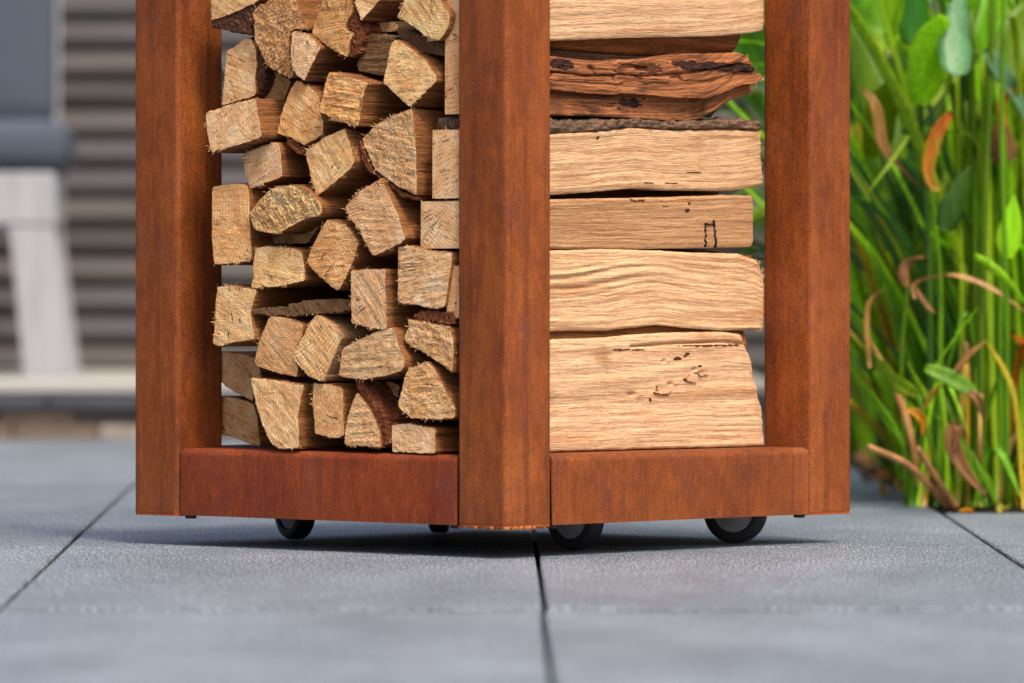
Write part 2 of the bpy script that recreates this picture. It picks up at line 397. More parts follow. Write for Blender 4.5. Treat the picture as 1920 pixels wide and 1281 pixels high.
WY = 6.28
wall = empty('slat_wall', (0, WY, 0), 'weathered grey horizontal slat wall behind the lounge chair', 'wall')
WM = [flat('weathered_slat', c, .8, .15, (2.5, 30, 60), .22) for c in ((96, 92, 90), (82, 79, 79), (106, 100, 96), (90, 87, 90), (76, 74, 72))]
box('backing_board', -3.4, 3.4, .03, .05, 0, 2.2, flat('dark_backing', (48, 44, 42), .9), wall)
k = 0; z = .105
while z < 2.15:
    box('slat', -3.4, 3.4, 0, .02, z, z+.041, WM[(k*7+k*k) % 5], wall, .004); z += .0598; k += 1
for x in (-3.2, -1.6, .9, 2.4): box('batten', x, x+.05, .0205, .0295, .02, 2.15, WM[4], wall, .002)

# ---------------------------------------------------------------- lounge chair (far left)
CHW = flat('whitewashed_wood', (150, 151, 156), .7, .2, (60, 60, 5), .14)
CUSH = flat('grey_cushion', (72, 78, 90), .9, .15, (300, 300, 300), .12, .0006)
def pillow(name, x0, x1, y0, y1, z0, z1, mat, parent, r, lean=0):
    V = []; F = []; n = 7; dims = Vector(((x1-x0)/2, (y1-y0)/2, (z1-z0)/2)); cen = Vector(((x0+x1)/2, (y0+y1)/2, (z0+z1)/2))
    N = 12; idx = {}
    def add(p):
        q = Vector((max(-1, min(1, p[0])), max(-1, min(1, p[1])), max(-1, min(1, p[2]))))
        inner = Vector([max(-(d-r), min(d-r, q[i]*d)) for i, d in enumerate(dims)]); dlt = Vector([q[i]*dims[i]-inner[i] for i in range(3)])
        if dlt.length > 1e-9: dlt = dlt.normalized()*r
        puff = 1 + .05*math.cos(q[0]*1.4)*math.cos(q[2]*1.4)
        P = cen + Vector((inner[0]+dlt[0], (inner[1]+dlt[1])*puff, (inner[2]+dlt[2])*puff))
        P.y += lean*(P.z-z0)
        key = tuple(round(c, 6) for c in P)
        if key not in idx: idx[key] = len(V); V.append(P)
        return idx[key]
    ts = [-1+2*i/N for i in range(N+1)]
    g = lambda t: math.copysign(abs(math.sin(t*math.pi/2)), t)
    for ax in range(3):
        for s in (-1, 1):
            a1, a2 = [(1, 2), (2, 0), (0, 1)][ax]
            for i in range(N):
                for j in range(N):
                    q = []
                    for (a, b) in ((ts[i], ts[j]), (ts[i+1], ts[j]), (ts[i+1], ts[j+1]), (ts[i], ts[j+1])):
                        p = [0, 0, 0]; p[ax] = s; p[a1] = g(a); p[a2] = g(b); q.append(add(p))
                    q2 = list(dict.fromkeys(q))
                    if len(q2) > 2: F.append(tuple(q2 if s > 0 else q2[::-1]))
    return mesh_obj(name, V, F, mat, parent)
cd = 10.55                                   # distance of the chair front
K = cd/FPX
chx = (145-960)*K
chair = empty('lounge_chair', (chx, cd-DCAM, .0995), 'whitewashed outdoor lounge chair with grey cushions on the pale deck', 'chair', rotz=math.radians(2.6))
zt = HC-(322-HOR)*K-.0995; za = HC-(424-HOR)*K-.0995
def leg(xc_top, xc_bot, y0, y1, wtop, wbot):
    V = []
    for z, xc, wd in ((0, xc_bot, wbot), (za*.5, (xc_bot+xc_top)/2, (wtop+wbot)/2), (za, xc_top, wtop)):
        for (dx, dy) in ((-wd/2, y0), (wd/2, y0), (wd/2, y1), (-wd/2, y1)): V.append((xc+dx, dy, z))
    F = [(3, 2, 1, 0), (8, 9, 10, 11)]+[(k+j, k+(j+1) % 4, k+4+(j+1) % 4, k+4+j) for k in (0, 4) for j in range(4)]
    return mesh_obj('leg', V, F, CHW, chair, False)
leg(-.084, -.054, 0, .035, .082, .088); leg(-.084, -.054, .46, .495, .082, .088)
leg(-.72, -.750, 0, .035, .082, .088); leg(-.72, -.750, .46, .495, .082, .088)
box('seat_frame', -.764, -.0405, .0, .50, za+.0005, zt, CHW, chair, .006)
box('back_frame', -.75, -.05, .51, .54, zt-.05, zt+.48, CHW, chair, .006)
zs = HC-(222-HOR)*K-.0995
pillow('seat_cushion', -.785, -.016, -.01, .50, zt+.002, zs, CUSH, chair, .035)
pillow('back_cushion', -.77, -.054, .36, .49, zs-.004, zs+.40, CUSH, chair, .04, .06)


# ---------------------------------------------------------------- marsh plants in the bed
def mat_leaf(name, a, b, tips=None, trans=.35, vein=True):
    m = M(name, .45, .4); o = m.coord()
    n = m.noise(m.mp(o, (25, 25, 8)), 1, 3); st = m.noise(m.mp(o, (300, 300, 12)), 1, 2)
    rnd = m.n('ShaderNodeObjectInfo').outputs['Random']
    c = m.ramp(n, [(.3, lin(*a)), (.7, lin(*b))])
    hs = m.n('ShaderNodeHueSaturation'); m.l(c, hs.inputs['Color'])
    m.l(m.math('ADD', .485, m.math('MULTIPLY', rnd, .03)), hs.inputs['Hue']); m.l(m.math('ADD', .65, m.math('MULTIPLY', rnd, .7)), hs.inputs['Value'])
    c = m.mix(.8, hs.outputs[0], m.ramp(st, [(.3, (.5, .6, .4)), (.7, (1.3, 1.25, 1.1))]), 'MULTIPLY')
    sp = m.noise(m.mp(o, (90, 90, 60)), 1, 3, .7)
    c = m.mix(m.math('MULTIPLY', m.ramp(sp, [(.6, (0, 0, 0)), (.72, (1, 1, 1))]), .45), c, lin(128, 110, 40))
    if tips: c = m.mix(m.ramp(m.noise(m.mp(o, (12, 12, 9), (3, 3, 3)), 1, 3), [(.5, (0, 0, 0)), (.65, (1, 1, 1))]), c, lin(*tips))
    m.out(c); tr = m.n('ShaderNodeBsdfTranslucent'); m.l(c, tr.inputs[0]); mx = m.n('ShaderNodeMixShader'); mx.inputs[0].default_value = trans
    out = m.t.nodes['Material Output']; m.l(m.b.outputs[0], mx.inputs[1]); m.l(tr.outputs[0], mx.inputs[2]); m.l(mx.outputs[0], out.inputs[0])
    return m.m
LF = [mat_leaf('leaf_green', (96, 148, 14), (132, 180, 22), None, .5), mat_leaf('leaf_bright', (150, 200, 20), (184, 218, 36), None, .5), mat_leaf('leaf_deep', (40, 92, 14), (70, 122, 22))]
LYEL = mat_leaf('leaf_yellow', (176, 176, 36), (206, 160, 34), None); LORG = mat_leaf('leaf_orange', (230, 158, 22), (206, 122, 18), (150, 150, 30))
LBRN = mat_leaf('leaf_brown', (120, 80, 34), (158, 116, 60), (84, 52, 26), .15); LBLU = mat_leaf('leaf_bluegreen', (58, 100, 60), (82, 124, 80), None, .15)
LTAN = mat_leaf('leaf_tan', (168, 116, 64), (200, 152, 96), (120, 74, 40), .1); LDRY = mat_leaf('leaf_dark_brown', (84, 50, 28), (120, 72, 40), None, .1)
heart = lambda L: (lambda s: L*2.15*max(s, 0)**.42*max(0, 1-s)**.85*(1+.05*math.sin(s*19))+.0003)
lance = lambda L: (lambda s: L*max(0, math.sin(math.pi*(.06+.94*s)**.75))**.9 + .0004 if s < .999 else .0004)
strap = lambda L: (lambda s: L*(.55+.45*math.sin(math.pi*s))*(1 if s < .7 else max(.04, max(0, 1-(s-.7)/.3)**.7)))
def part_mesh(name, V, F, mat):
    me = bpy.data.meshes.new(name); me.from_pydata([tuple(v) for v in V], [], F); me.materials.append(mat)
    me.polygons.foreach_set('use_smooth', np.ones(len(me.polygons), dtype=bool)); return me
def plant_variant(seed, tall=.8, lean=0.0):
    rr = random.Random(seed); parts = []
    for k in range(10):
        a = rr.uniform(0, math.tau); r0 = rr.uniform(0, .03); h = tall*rr.uniform(.6, 1.15); ln = rr.uniform(.02, .16)
        b = Vector((r0*math.cos(a), r0*math.sin(a), -.012)); tdir = Vector((math.cos(a), math.sin(a), 0))*ln + Vector((-lean*h, 0, 0))
        top = b+tdir+Vector((0, 0, h)); mid = b+tdir*.35+Vector((0, 0, h*.55))
        mt = rr.choice([LF[0], LF[1], LF[1], LF[0], LF[1], LF[2]])
        if k < 5:
            V, F = tube_mesh(smooth_path([b, mid, top], 9), [rr.uniform(.0032, .0058)*(1-.45*i/9) for i in range(10)], 7)
            parts.append(('stem', part_mesh('stem', V, F, mt)))
            Ls = rr.uniform(.09, .15); sd = Vector((math.cos(a+rr.uniform(-1, 1)), math.sin(a+1), rr.uniform(-.5, .9))).normalized()
            P = [top-Vector((0, 0, .004)), top+sd*Ls*.5+Vector((0, 0, Ls*.4)), top+sd*Ls*.8+Vector((0, 0, Ls*rr.uniform(.3, .9)))]
            V, F = ribbon(P, heart(rr.uniform(.018, .03)), side=Vector((rr.uniform(-1, 1), rr.uniform(-1, 1), 0)), fold=.25)
            parts.append(('leaf', part_mesh('leaf', V, F, rr.choice([LF[0], LF[1], LF[2], LF[1]] if rr.random() < .4 else [LF[0], LF[1]]))))
        else:
            droop = rr.random() < .35; end = top+tdir*(2.2 if droop else .6)-Vector((0, 0, h*(.35 if droop else 0)))
            V, F = ribbon([b, mid, top*.9+mid*.1, end], strap(rr.uniform(.0035, .0075)), side=Vector((-math.sin(a), math.cos(a), 0)), fold=.3, twist=rr.uniform(-.8, .8))
            parts.append(('leaf', part_mesh('leaf', V, F, mt)))
    for k in range(1 if seed % 2 else 0):           # lower dead or yellow leaves
        a = rr.uniform(0, math.tau); d = Vector((math.cos(a), math.sin(a), 0)); L_ = rr.uniform(.1, .2); z0 = rr.uniform(.05, .3)
        P = [d*.01+Vector((0, 0, z0*.4)), d*L_*.4+Vector((0, 0, z0+.03)), d*L_*.8+Vector((0, 0, z0-.02)), d*L_+Vector((0, 0, z0-.08))]
        V, F = ribbon(P, lance(rr.uniform(.004, .009)), side=Vector((-math.sin(a), math.cos(a), 0)), fold=.7, twist=rr.uniform(-2, 2))
        parts.append(('leaf', part_mesh('leaf', V, F, rr.choice([LBRN, LYEL, LORG, LTAN]))))
    return parts
VAR = [plant_variant(100+i, tall=.42+.08*(i % 5)) for i in range(10)]; VLEAN = [plant_variant(200+i, .5, .3) for i in range(3)]
GP = 'marsh plants growing in the bed'
rr = random.Random(12); spots = []
for row, (dep, n) in enumerate(((6.70, 6), (6.82, 7), (6.96, 7), (7.15, 7), (7.45, 7), (7.75, 7), (8.1, 7), (8.5, 7), (9.0, 7), (9.5, 7))):
    xm = .0898*dep + .10
    for i in range(n):
        spots.append((BEDX+.035+(xm-BEDX-.035)*(i+rr.uniform(.1, .9))/n, dep-DCAM+rr.uniform(-.05, .05), row, i))
UNUSED = 'low leafy marsh plant rooted at the front edge of the bed'
ORD = ['leftmost', 'second', 'third', 'fourth', 'fifth', 'sixth', 'seventh']; ROW = ['first row behind the front stalks', 'second row of the bed', 'third row of the bed']
for i, (x, y, row, col) in enumerate(spots):
    var = VAR[rr.randrange(10)] if not (x < BEDX+.11 and rr.random() < .6) else VLEAN[rr.randrange(3)]
    y = max(y, BEDY+.05)
    lab = (f"green marsh plant, {ORD[col]}{' from the left' if col else ''} in the {ROW[row]}" if row < 3 else
           'green marsh plant in the middle of the bed, right of the rack' if y < 2.5 else 'blurred green marsh plant far back in the bed')
    e = empty('marsh_plant', (x, y, 0), lab, 'plant', GP+('' if row < 3 else ' in its middle' if y < 2.5 else ' far back'), rr.uniform(-.7, .7) if var in VLEAN else rr.uniform(0, 6.28))
    sc_ = rr.uniform(.85, 1.2); e.scale = (sc_, sc_, sc_)
    for nm, me in var:
        o = bpy.data.objects.new(nm, me); C.objects.link(o); o.parent = e
# far hedge mass behind the bed
rr = np.random.RandomState(4); V = []; F = []
for i in range(9000):
    p = np.array([rr.uniform(.62, 3.2), rr.uniform(4.5, 5.4), rr.uniform(0, 1.5)]); a = rr.normal(size=3); a /= np.linalg.norm(a); b = np.cross(a, rr.normal(size=3)); b /= np.linalg.norm(b)
    L_ = rr.uniform(.02, .05); k = len(V); V += [p, p+a*L_*.5+b*L_*.28, p+a*L_, p+a*L_*.5-b*L_*.28]; F.append((k, k+1, k+2, k+3))
tag(mesh_obj('hedge_foliage', V, F, LF[2], None, False), 'dark green blurred foliage mass far behind the marsh plants', 'hedge', kind='stuff')

def hero(label, root_px, parts):
    """parts: (kind, photo-pixel path, depth, half width px, material, extra)"""
    g = gnd(*root_px); e = empty('marsh_plant', g, label, 'plant')
    for kind, path, dep, wpx, mat, *ex in parts:
        if dep is None: dep = g.y+DCAM
        n_ = len(path); pts = [pix(x, y, (dep[0]+(dep[1]-dep[0])*i/(n_-1)) if isinstance(dep, tuple) else dep)-g for i, (x, y) in enumerate(path)]
        dm = dep[0] if isinstance(dep, tuple) else dep; wd = wpx*dm/FPX
        if kind == 'stem':
            q = smooth_path(pts, 14); V, F = tube_mesh(q, [wd*(1-.25*i/14) for i in range(15)], 8); nm = 'stem'
        else:
            f = {'leaf': lance, 'heart': heart, 'strap': strap}[kind](wd); ex_ = ex[0] if ex else {}
            V, F = ribbon(pts, f, side=ex_.get('side', (1, .35, .1)), fold=ex_.get('fold', .3), twist=ex_.get('twist', 0), n=18); nm = 'leaf'
        mesh_obj(nm, V, F, mat, e)
cu = dict(fold=.9, twist=1.2)
hero('tall plant with a pale blue green heart shaped leaf at the top right', (1800, 950), [
    ('stem', [(1800, 950), (1803, 600), (1798, 300), (1794, 140)], None, 6, LF[1]), ('heart', [(1794, 142), (1793, 70), (1804, -35)], (6.5, 6.55), 34, LBLU, dict(fold=.15)),
    ('leaf', [(1848, 92), (1872, 130), (1905, 180), (1935, 250)], 6.55, 17, LBLU), ('stem', [(1838, 955), (1842, 500), (1856, 150), (1862, -30)], 6.55, 8, LF[0]),
    ('strap', [(1872, 948), (1858, 600), (1852, 300), (1856, 60)], 6.6, 9, LF[1])])
hero('tall plant with a dark green hanging leaf above and an orange curled leaf', (1745, 948), [
    ('stem', [(1745, 948), (1742, 500), (1728, 250), (1722, 86)], 6.6, 7, LF[2]), ('heart', [(1720, 88), (1720, 40), (1724, -60)], 6.58, 34, LF[2], dict(fold=.3)),
    ('leaf', [(1784, 210), (1762, 238), (1746, 280), (1740, 322), (1754, 356), (1784, 360)], 6.5, 13, LORG, dict(fold=.5, twist=.4, side=(.9, .3, -.3))),
    ('stem', [(1760, 945), (1764, 560), (1756, 440), (1745, 330)], 6.52, 5, LF[0]), ('heart', [(1770, 434), (1794, 376), (1819, 312)], 6.46, 27, LF[2], dict(fold=.25, side=(.85, .2, .5))),
    ('leaf', [(1614, 168), (1640, 205), (1652, 270), (1680, 312), (1734, 360)], 6.6, 11, LBRN, dict(fold=.8, side=(.8, .2, -.6)))])
hero('plant with bright arching blades and brown curled tips, low in the bed', (1772, 950), [
    ('leaf', [(1722, 742), (1685, 718), (1662, 690), (1640, 664)], 6.45, 16, LF[1], dict(side=(.4, .2, -.8))), ('stem', [(1772, 950), (1750, 850), (1722, 742)], (6.47, 6.45), 6, LF[0]),
    ('leaf', [(1757, 684), (1790, 640), (1833, 578)], 6.42, 14, LF[1], dict(side=(.6, .2, .8))), ('stem', [(1776, 950), (1772, 800), (1757, 684)], 6.45, 5, LF[1]),
    ('leaf', [(1734, 690), (1784, 712), (1822, 738), (1850, 792)], 6.4, 16, LF[0], dict(side=(-.3, .2, .9))),
    ('leaf', [(1814, 736), (1836, 752), (1850, 796)], 6.395, 8, LBRN, cu), ('leaf', [(1791, 700), (1822, 668), (1849, 640)], 6.4, 9, LBRN, dict(side=(.6, .2, .8), fold=.8)),
    ('strap', [(1734, 768), (1748, 740), (1768, 720)], 6.42, 7, LYEL), ('leaf', [(1700, 770), (1730, 786), (1732, 820)], 6.43, 8, LORG, cu)])
hero('clump of drooping brown leaves and tan dead stalks beside the rack', (1785, 951), [
    ('stem', [(1780, 952), (1742, 910), (1698, 869), (1628, 838)], (6.45, 6.35), 8, LTAN), ('stem', [(1792, 953), (1754, 894), (1720, 840)], (6.44, 6.38), 7, LTAN),
    ('leaf', [(1782, 790), (1786, 837), (1807, 880), (1852, 935)], 6.4, 15, LBRN, dict(fold=.6, side=(.9, .1, .5))), ('leaf', [(1796, 800), (1800, 812), (1788, 850)], 6.39, 7, LTAN, cu),
    ('strap', [(1874, 956), (1850, 905), (1806, 820)], (6.42, 6.4), 6, LF[0]), ('leaf', [(1870, 950), (1880, 957), (1895, 950)], 6.41, 9, LORG),
    ('leaf', [(1632, 690), (1630, 590), (1640, 560), (1658, 545)], 6.5, 7, LBRN, cu)])
hero('plant with a long yellow brown arching blade at the right edge', (1905, 956), [
    ('strap', [(1920, 955), (1906, 764), (1882, 691), (1846, 636)], 6.45, 6, LYEL), ('strap', [(1716, 560), (1716, 533), (1775, 517), (1820, 525), (1872, 549), (1930, 592)], 6.5, 6, LTAN),
    ('strap', [(1716, 540), (1735, 570), (1755, 590)], 6.5, 5, LBRN), ('leaf', [(1890, 482), (1898, 430), (1902, 366)], 6.5, 26, LF[1]), ('leaf', [(1826, 478), (1880, 520), (1930, 580)], 6.48, 9, LF[1], dict(side=(.4, .2, -.8))),
    ('stem', [(1886, 956), (1888, 600), (1878, 250), (1884, -60)], 6.5, 6, LF[0])])
hero('plant with a broad withered pinkish brown leaf near the upper right edge', (1880, 952), [
    ('heart', [(1900, 300), (1884, 270), (1880, 210)], 6.6, 30, LBRN, dict(fold=.5)), ('leaf', [(1884, 235), (1888, 190), (1925, 160)], 6.55, 11, LORG, cu), ('stem', [(1880, 952), (1875, 600), (1890, 300)], 6.62, 6, LF[0]),
    ('leaf', [(1702, 536), (1706, 500), (1736, 482)], 6.6, 13, LTAN, cu), ('stem', [(1700, 948), (1690, 700), (1702, 536)], 6.62, 5, LF[0])])
hero('leaning plant with pale stalks reaching left behind the rack', (1700, 905), [
    ('stem', [(1700, 905), (1677, 845), (1641, 800), (1590, 752)], (6.9, 6.7), 8, LYEL), ('stem', [(1690, 900), (1660, 720), (1610, 560), (1580, 470)], (6.9, 6.8), 8, LF[1]),
    ('leaf', [(1636, 655), (1610, 632), (1580, 606)], 6.7, 9, LYEL), ('strap', [(1702, 905), (1650, 640), (1560, 420)], (6.95, 6.8), 9, LF[1]), ('strap', [(1710, 905), (1630, 500), (1602, 180)], (6.95, 6.8), 10, LF[1]),
    ('heart', [(1602, 300), (1625, 240), (1620, 160)], 6.9, 26, LYEL)])
rq = random.Random(77); prt = []
for k in range(26):
    x0_ = rq.uniform(1690, 1780); top = rq.uniform(330, 760); xe = x0_-rq.uniform(30, 150); d_ = rq.uniform(6.75, 7.1)
    prt.append(('strap' if k % 3 else 'stem', [(x0_, 930-(d_-6.6)*60), ((x0_*.7+xe*.3), (930*.45+top*.55)), (xe, top)], (d_, d_-.15), rq.uniform(5, 11) if k % 3 else rq.uniform(4, 6), rq.choice([LF[1], LF[1], LF[0], LYEL])))
hero('spreading clump of bright yellow green blades fanning left toward the right post', (1735, 925), prt)
prt = []
for k in range(22):
    x0_ = rq.uniform(1770, 1915); top = rq.uniform(-30, 420); xe = x0_+rq.uniform(-45, 45); d_ = rq.uniform(6.6, 6.9)
    prt.append(('strap' if k % 2 else 'stem', [(x0_, 948-(d_-6.6)*60), ((x0_*.6+xe*.4), (930*.45+top*.55)), (xe, top)], (d_, d_-.05), rq.uniform(5, 12) if k % 2 else rq.uniform(4, 7), rq.choice([LF[1], LF[1], LF[0]])))
straw = []
for k in range(30):
    x0_ = rq.uniform(1700, 1915); a_ = rq.uniform(-110, 110); top = rq.uniform(620, 900); d_ = rq.uniform(6.5, 6.62)
    straw.append(('strap', [(x0_, 950), (x0_+a_*.35, (950+top)/2-20), (x0_+a_, top)] if k % 3 else [(x0_, 950), (x0_+a_*.4, top-40), (x0_+a_, top+70)], (d_, d_-.03), rq.uniform(2.5, 7), rq.choice([LF[0], LF[1], LYEL, LTAN, LF[2], LF[0]])))
hero('low tangle of thin yellow green and straw coloured blades along the bed front', (1800, 952), straw)
hero('upright clump of bright green blades at the right edge of the photo', (1840, 940), prt)
# fallen leaves on the paving
FL = [((1612, 866), 'tan', LTAN), ((1640, 880), 'brown', LDRY), ((1660, 905), 'orange brown', LORG), ((1625, 905), 'dull brown', LDRY), ((1690, 925), 'yellowish tan', LTAN),
      ((1700, 912), 'yellow', LYEL), ((1722, 925), 'pale green', LBLU), ((1640, 856), 'pale', LTAN), ((1662, 930), 'rust brown', LBRN), ((1812, 962), 'tiny orange', LORG)]
where = ['closest to the right post', 'behind the others near the right post', 'lying on bare paving beside the bed', 'at the shaded side of the litter', 'nearest the bed corner', 'tucked under the tan stalk',
         'curled against the plant bases', 'furthest back in the litter', 'at the front of the litter', 'alone on the paving in front of the bed']
for i, ((px, py), cn, mt) in enumerate(FL):
    g = gnd(px, py, .001); r_ = random.Random(i); a = r_.uniform(0, 6.28); L_ = .022 if i < 9 else .009
    d = Vector((math.cos(a), math.sin(a)*.8, 0)); P = [Vector((0, 0, .0035))-d*L_, Vector((0, 0, .010 if i < 9 else .003)), d*L_+Vector((0, 0, .004))]
    V, F = ribbon(P, lance(L_*.5), side=(-d.y, d.x, .2), fold=.5, twist=.8, n=8)
    zmin = min(v.z for v in V); V = [v-Vector((0, 0, zmin-.0005)) for v in V]
    tag(mesh_obj('fallen_leaf', V, F, mt, loc=g), f'{cn} dry fallen leaf {where[i]}', 'leaf', 'fallen leaves by the bed')

# ---------------------------------------------------------------- the rack
S = .5; W = .0605; ZB = .0293; ZT = .0948; ZTOP = 1.0
rack = bpy.data.objects.new('firewood_rack', None); C.objects.link(rack); rack.matrix_world = RACK
tag(rack, 'rusted steel firewood rack on black castors filled with split logs', 'firewood rack')
def rounded_sq(x0, x1, y0, y1, r, n=6):
    P = []
    for cx_, cy_, a0 in ((x1-r, y1-r, 0), (x0+r, y1-r, 90), (x0+r, y0+r, 180), (x1-r, y0+r, 270)):
        for i in range(n+1):
            a = math.radians(a0+90*i/n); P.append((cx_+r*math.cos(a), cy_+r*math.sin(a)))
    return P
def prism(name, P, z0, z1, mat, parent, segs=1, ch=0):
    n = len(P); V = []; F = []
    cx_ = sum(p[0] for p in P)/n; cy_ = sum(p[1] for p in P)/n
    lev = [(z0+(z1-z0)*i/segs, 0) for i in range(segs+1)]
    for z, i in lev:
        V += [(x, y, z) for x, y in P]
    for k in range(segs):
        for j in range(n): F.append((k*n+j, k*n+(j+1) % n, (k+1)*n+(j+1) % n, (k+1)*n+j))
    F += [tuple(range(n-1, -1, -1)), tuple(segs*n+j for j in range(n))]
    o = mesh_obj(name, V, F, mat, parent, True); o.modifiers.new('edges', 'EDGE_SPLIT').split_angle = math.radians(40)
    me = o.data; me.polygons[len(F)-1].use_smooth = False; me.polygons[len(F)-2].use_smooth = False
    return o
for (a, b) in ((0, 0), (S-W, 0), (0, S-W), (S-W, S-W)):
    prism('post', rounded_sq(a-.0013, a+W+.0013, b-.0013, b+W+.0013, .0055), ZB+.0018, ZTOP, RUST, rack)
    prism('base_plate', rounded_sq(a-.0011, a+W+.0011, b-.0011, b+W+.0011, .0052), ZB-.001, ZB+.0015, RUST_E, rack)
def rail(axis, pos, a0, a1, mat, outer):
    """folded steel rail: outer face, rounded top and end edges, inward top flange"""
    r = .0075; n = 6; prof = []              # (depth inward, z)
    prof.append((.0, ZB)); prof.append((.0, ZT-r))
    for i in range(1, n+1):
        t = math.pi/2*i/n; prof.append((r-r*math.cos(t), ZT-r+r*math.sin(t)))
    prof.append((.05, ZT)); prof.append((.05, ZT-.002)); prof.append((r, ZT-.002)); prof.append((.002, ZT-r)); prof.append((.002, ZB))
    ends = []; re = .0035
    for i in range(6): t = math.pi/2*i/5; ends.append((re-re*math.sin(t), re-re*math.cos(t)))   # along, in
    st = [(a0+al, dn) for al, dn in ends[::-1][::-1]]
    stations = [(a0+re*(1-math.sin(math.pi/2*i/5)), re*(1-math.cos(math.pi/2*(1-i/5))) ) for i in range(6)]
    stations = [(a0 + re*(1-math.cos(math.pi/2*i/5)), re*(1-math.sin(math.pi/2*i/5))) for i in range(6)]
    stations += [(a1 - (s_[0]-a0), s_[1]) for s_ in stations[::-1]]
    V = []; F = []; m_ = len(prof)
    for al, dn in stations:
        for d, z in prof:
            dd = max(d, dn) if d < .001 or (d <= r and z > ZT-r-1e-6) else d
            zz = z - (dn*.8 if z > ZT-.0021 and d <= .05 and dn > 0 and z >= ZT-r else 0)
            p = pos+dd*outer
            V.append((al, p, zz) if axis == 'u' else (p, al, zz))
    for k in range(len(stations)-1):
        for j in range(m_): F.append((k*m_+j, k*m_+(j+1) % m_, (k+1)*m_+(j+1) % m_, (k+1)*m_+j))
    F += [tuple(range(m_)), tuple(range((len(stations))*m_-1, (len(stations)-1)*m_-1, -1))]
    if (axis == 'u') == (outer > 0): F = [f[::-1] for f in F]
    o = mesh_obj('rail', V, F, mat, rack, True)
    md = o.modifiers.new('edges', 'EDGE_SPLIT'); md.split_angle = math.radians(40)
    return o
rail('v', 0, W+.0033, S-W-.0016, RUST_L, 1)
rail('u', 0, W+.0043, S-W-.0016, RUST, 1)
rail('v', S, W+.003, S-W-.003, RUST_L, -1)
rail('u', S, W+.003, S-W-.003, RUST, -1)
prism('floor_plate', rounded_sq(.051, S-.051, .051, S-.051, .002), ZT-.006, ZT-.0005, RUST_L, rack)
prism('bottom_plate', rounded_sq(.004, S-.004, .004, S-.004, .004), ZB+.0022, ZB+.004, RUST_L, rack)
for a0, a1, b0, b1 in ((W, S-W, .002, .05), (W, S-W, S-.05, S-.002)):
    pass
# top frame, above the picture
for ax_, pos in (('u', 0), ('v', 0), ('u', S-.04), ('v', S-.04)):
    P = rounded_sq(W+.001, S-W-.001, pos+.001, pos+.039, .004) if ax_ == 'u' else rounded_sq(pos+.001, pos+.039, W+.001, S-W-.001, .004)
    prism('top_rail', P, ZTOP-.066, ZTOP-.001, RUST, rack)
BLK = flat('bolt_black', (38, 32, 28), .5, .4)
for (u_, v_) in ((.012, S-W-.006), (S-W-.004, .012), (.012, .075), (.075, .012)):
    V, F = tube_mesh([(u_, v_, ZB+.001), (u_, v_, ZB-.0026), (u_, v_, ZB-.0036)], [.0058, .0058, .005], 12)
    mesh_obj('bolt', V, F, BLK, rack, False)
# weld spatter along the bottom of the front post
V = []; F = []
rr = random.Random(3)
for i in range(46):
    s_ = rr.random(); c0 = Vector((0, 0, 0)); 
    if s_ < .5: c0 = Vector((.002, rr.uniform(.0, W), ZB-.0012))
    else: c0 = Vector((rr.uniform(0, W), .002, ZB-.0012))
    r_ = rr.uniform(.0006, .0021)*(1.3 if c0.length < .05 else 1); b0 = len(V)
    for a in range(5):
        for h in (-1, 1): V.append(c0+Vector((math.cos(a*1.257)*r_*1.6, math.sin(a*1.257)*r_*1.6, h*r_*.6-.0004)))
    F += [tuple(b0+a*2 for a in range(5))[::-1], tuple(b0+a*2+1 for a in range(5))]+[(b0+a*2, b0+(a*2+2) % 10, b0+(a*2+3) % 10, b0+a*2+1) for a in range(5)]
tag(mesh_obj('weld_spatter', V, F, flat('spatter', (150, 96, 50), .6, .4, (900, 900, 900), .5), rack), kind='stuff')

TYRE = flat('black_rubber', (36, 37, 40), .55, .35, (200, 200, 200), .25); HUB = flat('grey_plastic', (150, 148, 154), .4, .4)
def castor(px, py, yaw, R=.031, T=.0196):
    g = gnd(px, py); nrm = Vector((-math.sin(yaw), -math.cos(yaw), 0))
    loc = RACK.inverted() @ g
    ct = bpy.data.objects.new('castor', None); C.objects.link(ct); ct.parent = rack; ct.location = (loc.x, loc.y, R+.0003)
    ct.rotation_euler.z = math.atan2(nrm.y, nrm.x) - TH      # local +x = towards the visible hub face
    prof = [(-T/2+.001, .019), (-T/2, .0205), (-T/2, R-.004), (-T/2+.0015, R-.0015), (-T/2+.004, R), (T/2-.004, R), (T/2-.0015, R-.0015), (T/2, R-.004), (T/2, .0215), (T/2-.0018, .0200)]
    V = []; F = []; n = 48; k = len(prof)
    for i in range(n):
        a = math.tau*i/n
        for x, r in prof: V.append((x, r*math.cos(a), r*math.sin(a)))
    for i in range(n):
        for j in range(k-1): F.append((i*k+j, ((i+1) % n)*k+j, ((i+1) % n)*k+j+1, i*k+j+1))
    F = [f[::-1] for f in F]
    o = mesh_obj('tyre', V, F, TYRE, ct); o.modifiers.new('e', 'EDGE_SPLIT').split_angle = math.radians(50)
    hp = [(0.0, 0), (-.0002, .004), (-.0002, .0135), (-.001, .0145), (-.001, .0202)]
    V = []; F = []
    for sgn in (1, -1):
        b0 = len(V)
        for i in range(n):
            a = math.tau*i/n
            for x, r in hp: V.append((sgn*(T/2-.0012+x), max(r, .0001)*math.cos(a), max(r, .0001)*math.sin(a)))
        q = len(hp)
        for i in range(n):
            for j in range(q-1):
                f = (b0+i*q+j, b0+((i+1) % n)*q+j, b0+((i+1) % n)*q+j+1, b0+i*q+j+1); F.append(f[::-1] if sgn > 0 else f)
        for i in range(0): pass
    mesh_obj('hub', V, F, HUB, ct)
    V, F = tube_mesh([(0, .004, .0305), (0, .004, ZB+.04-R)], .012, 12); mesh_obj('fork', V, F, BLK, ct)
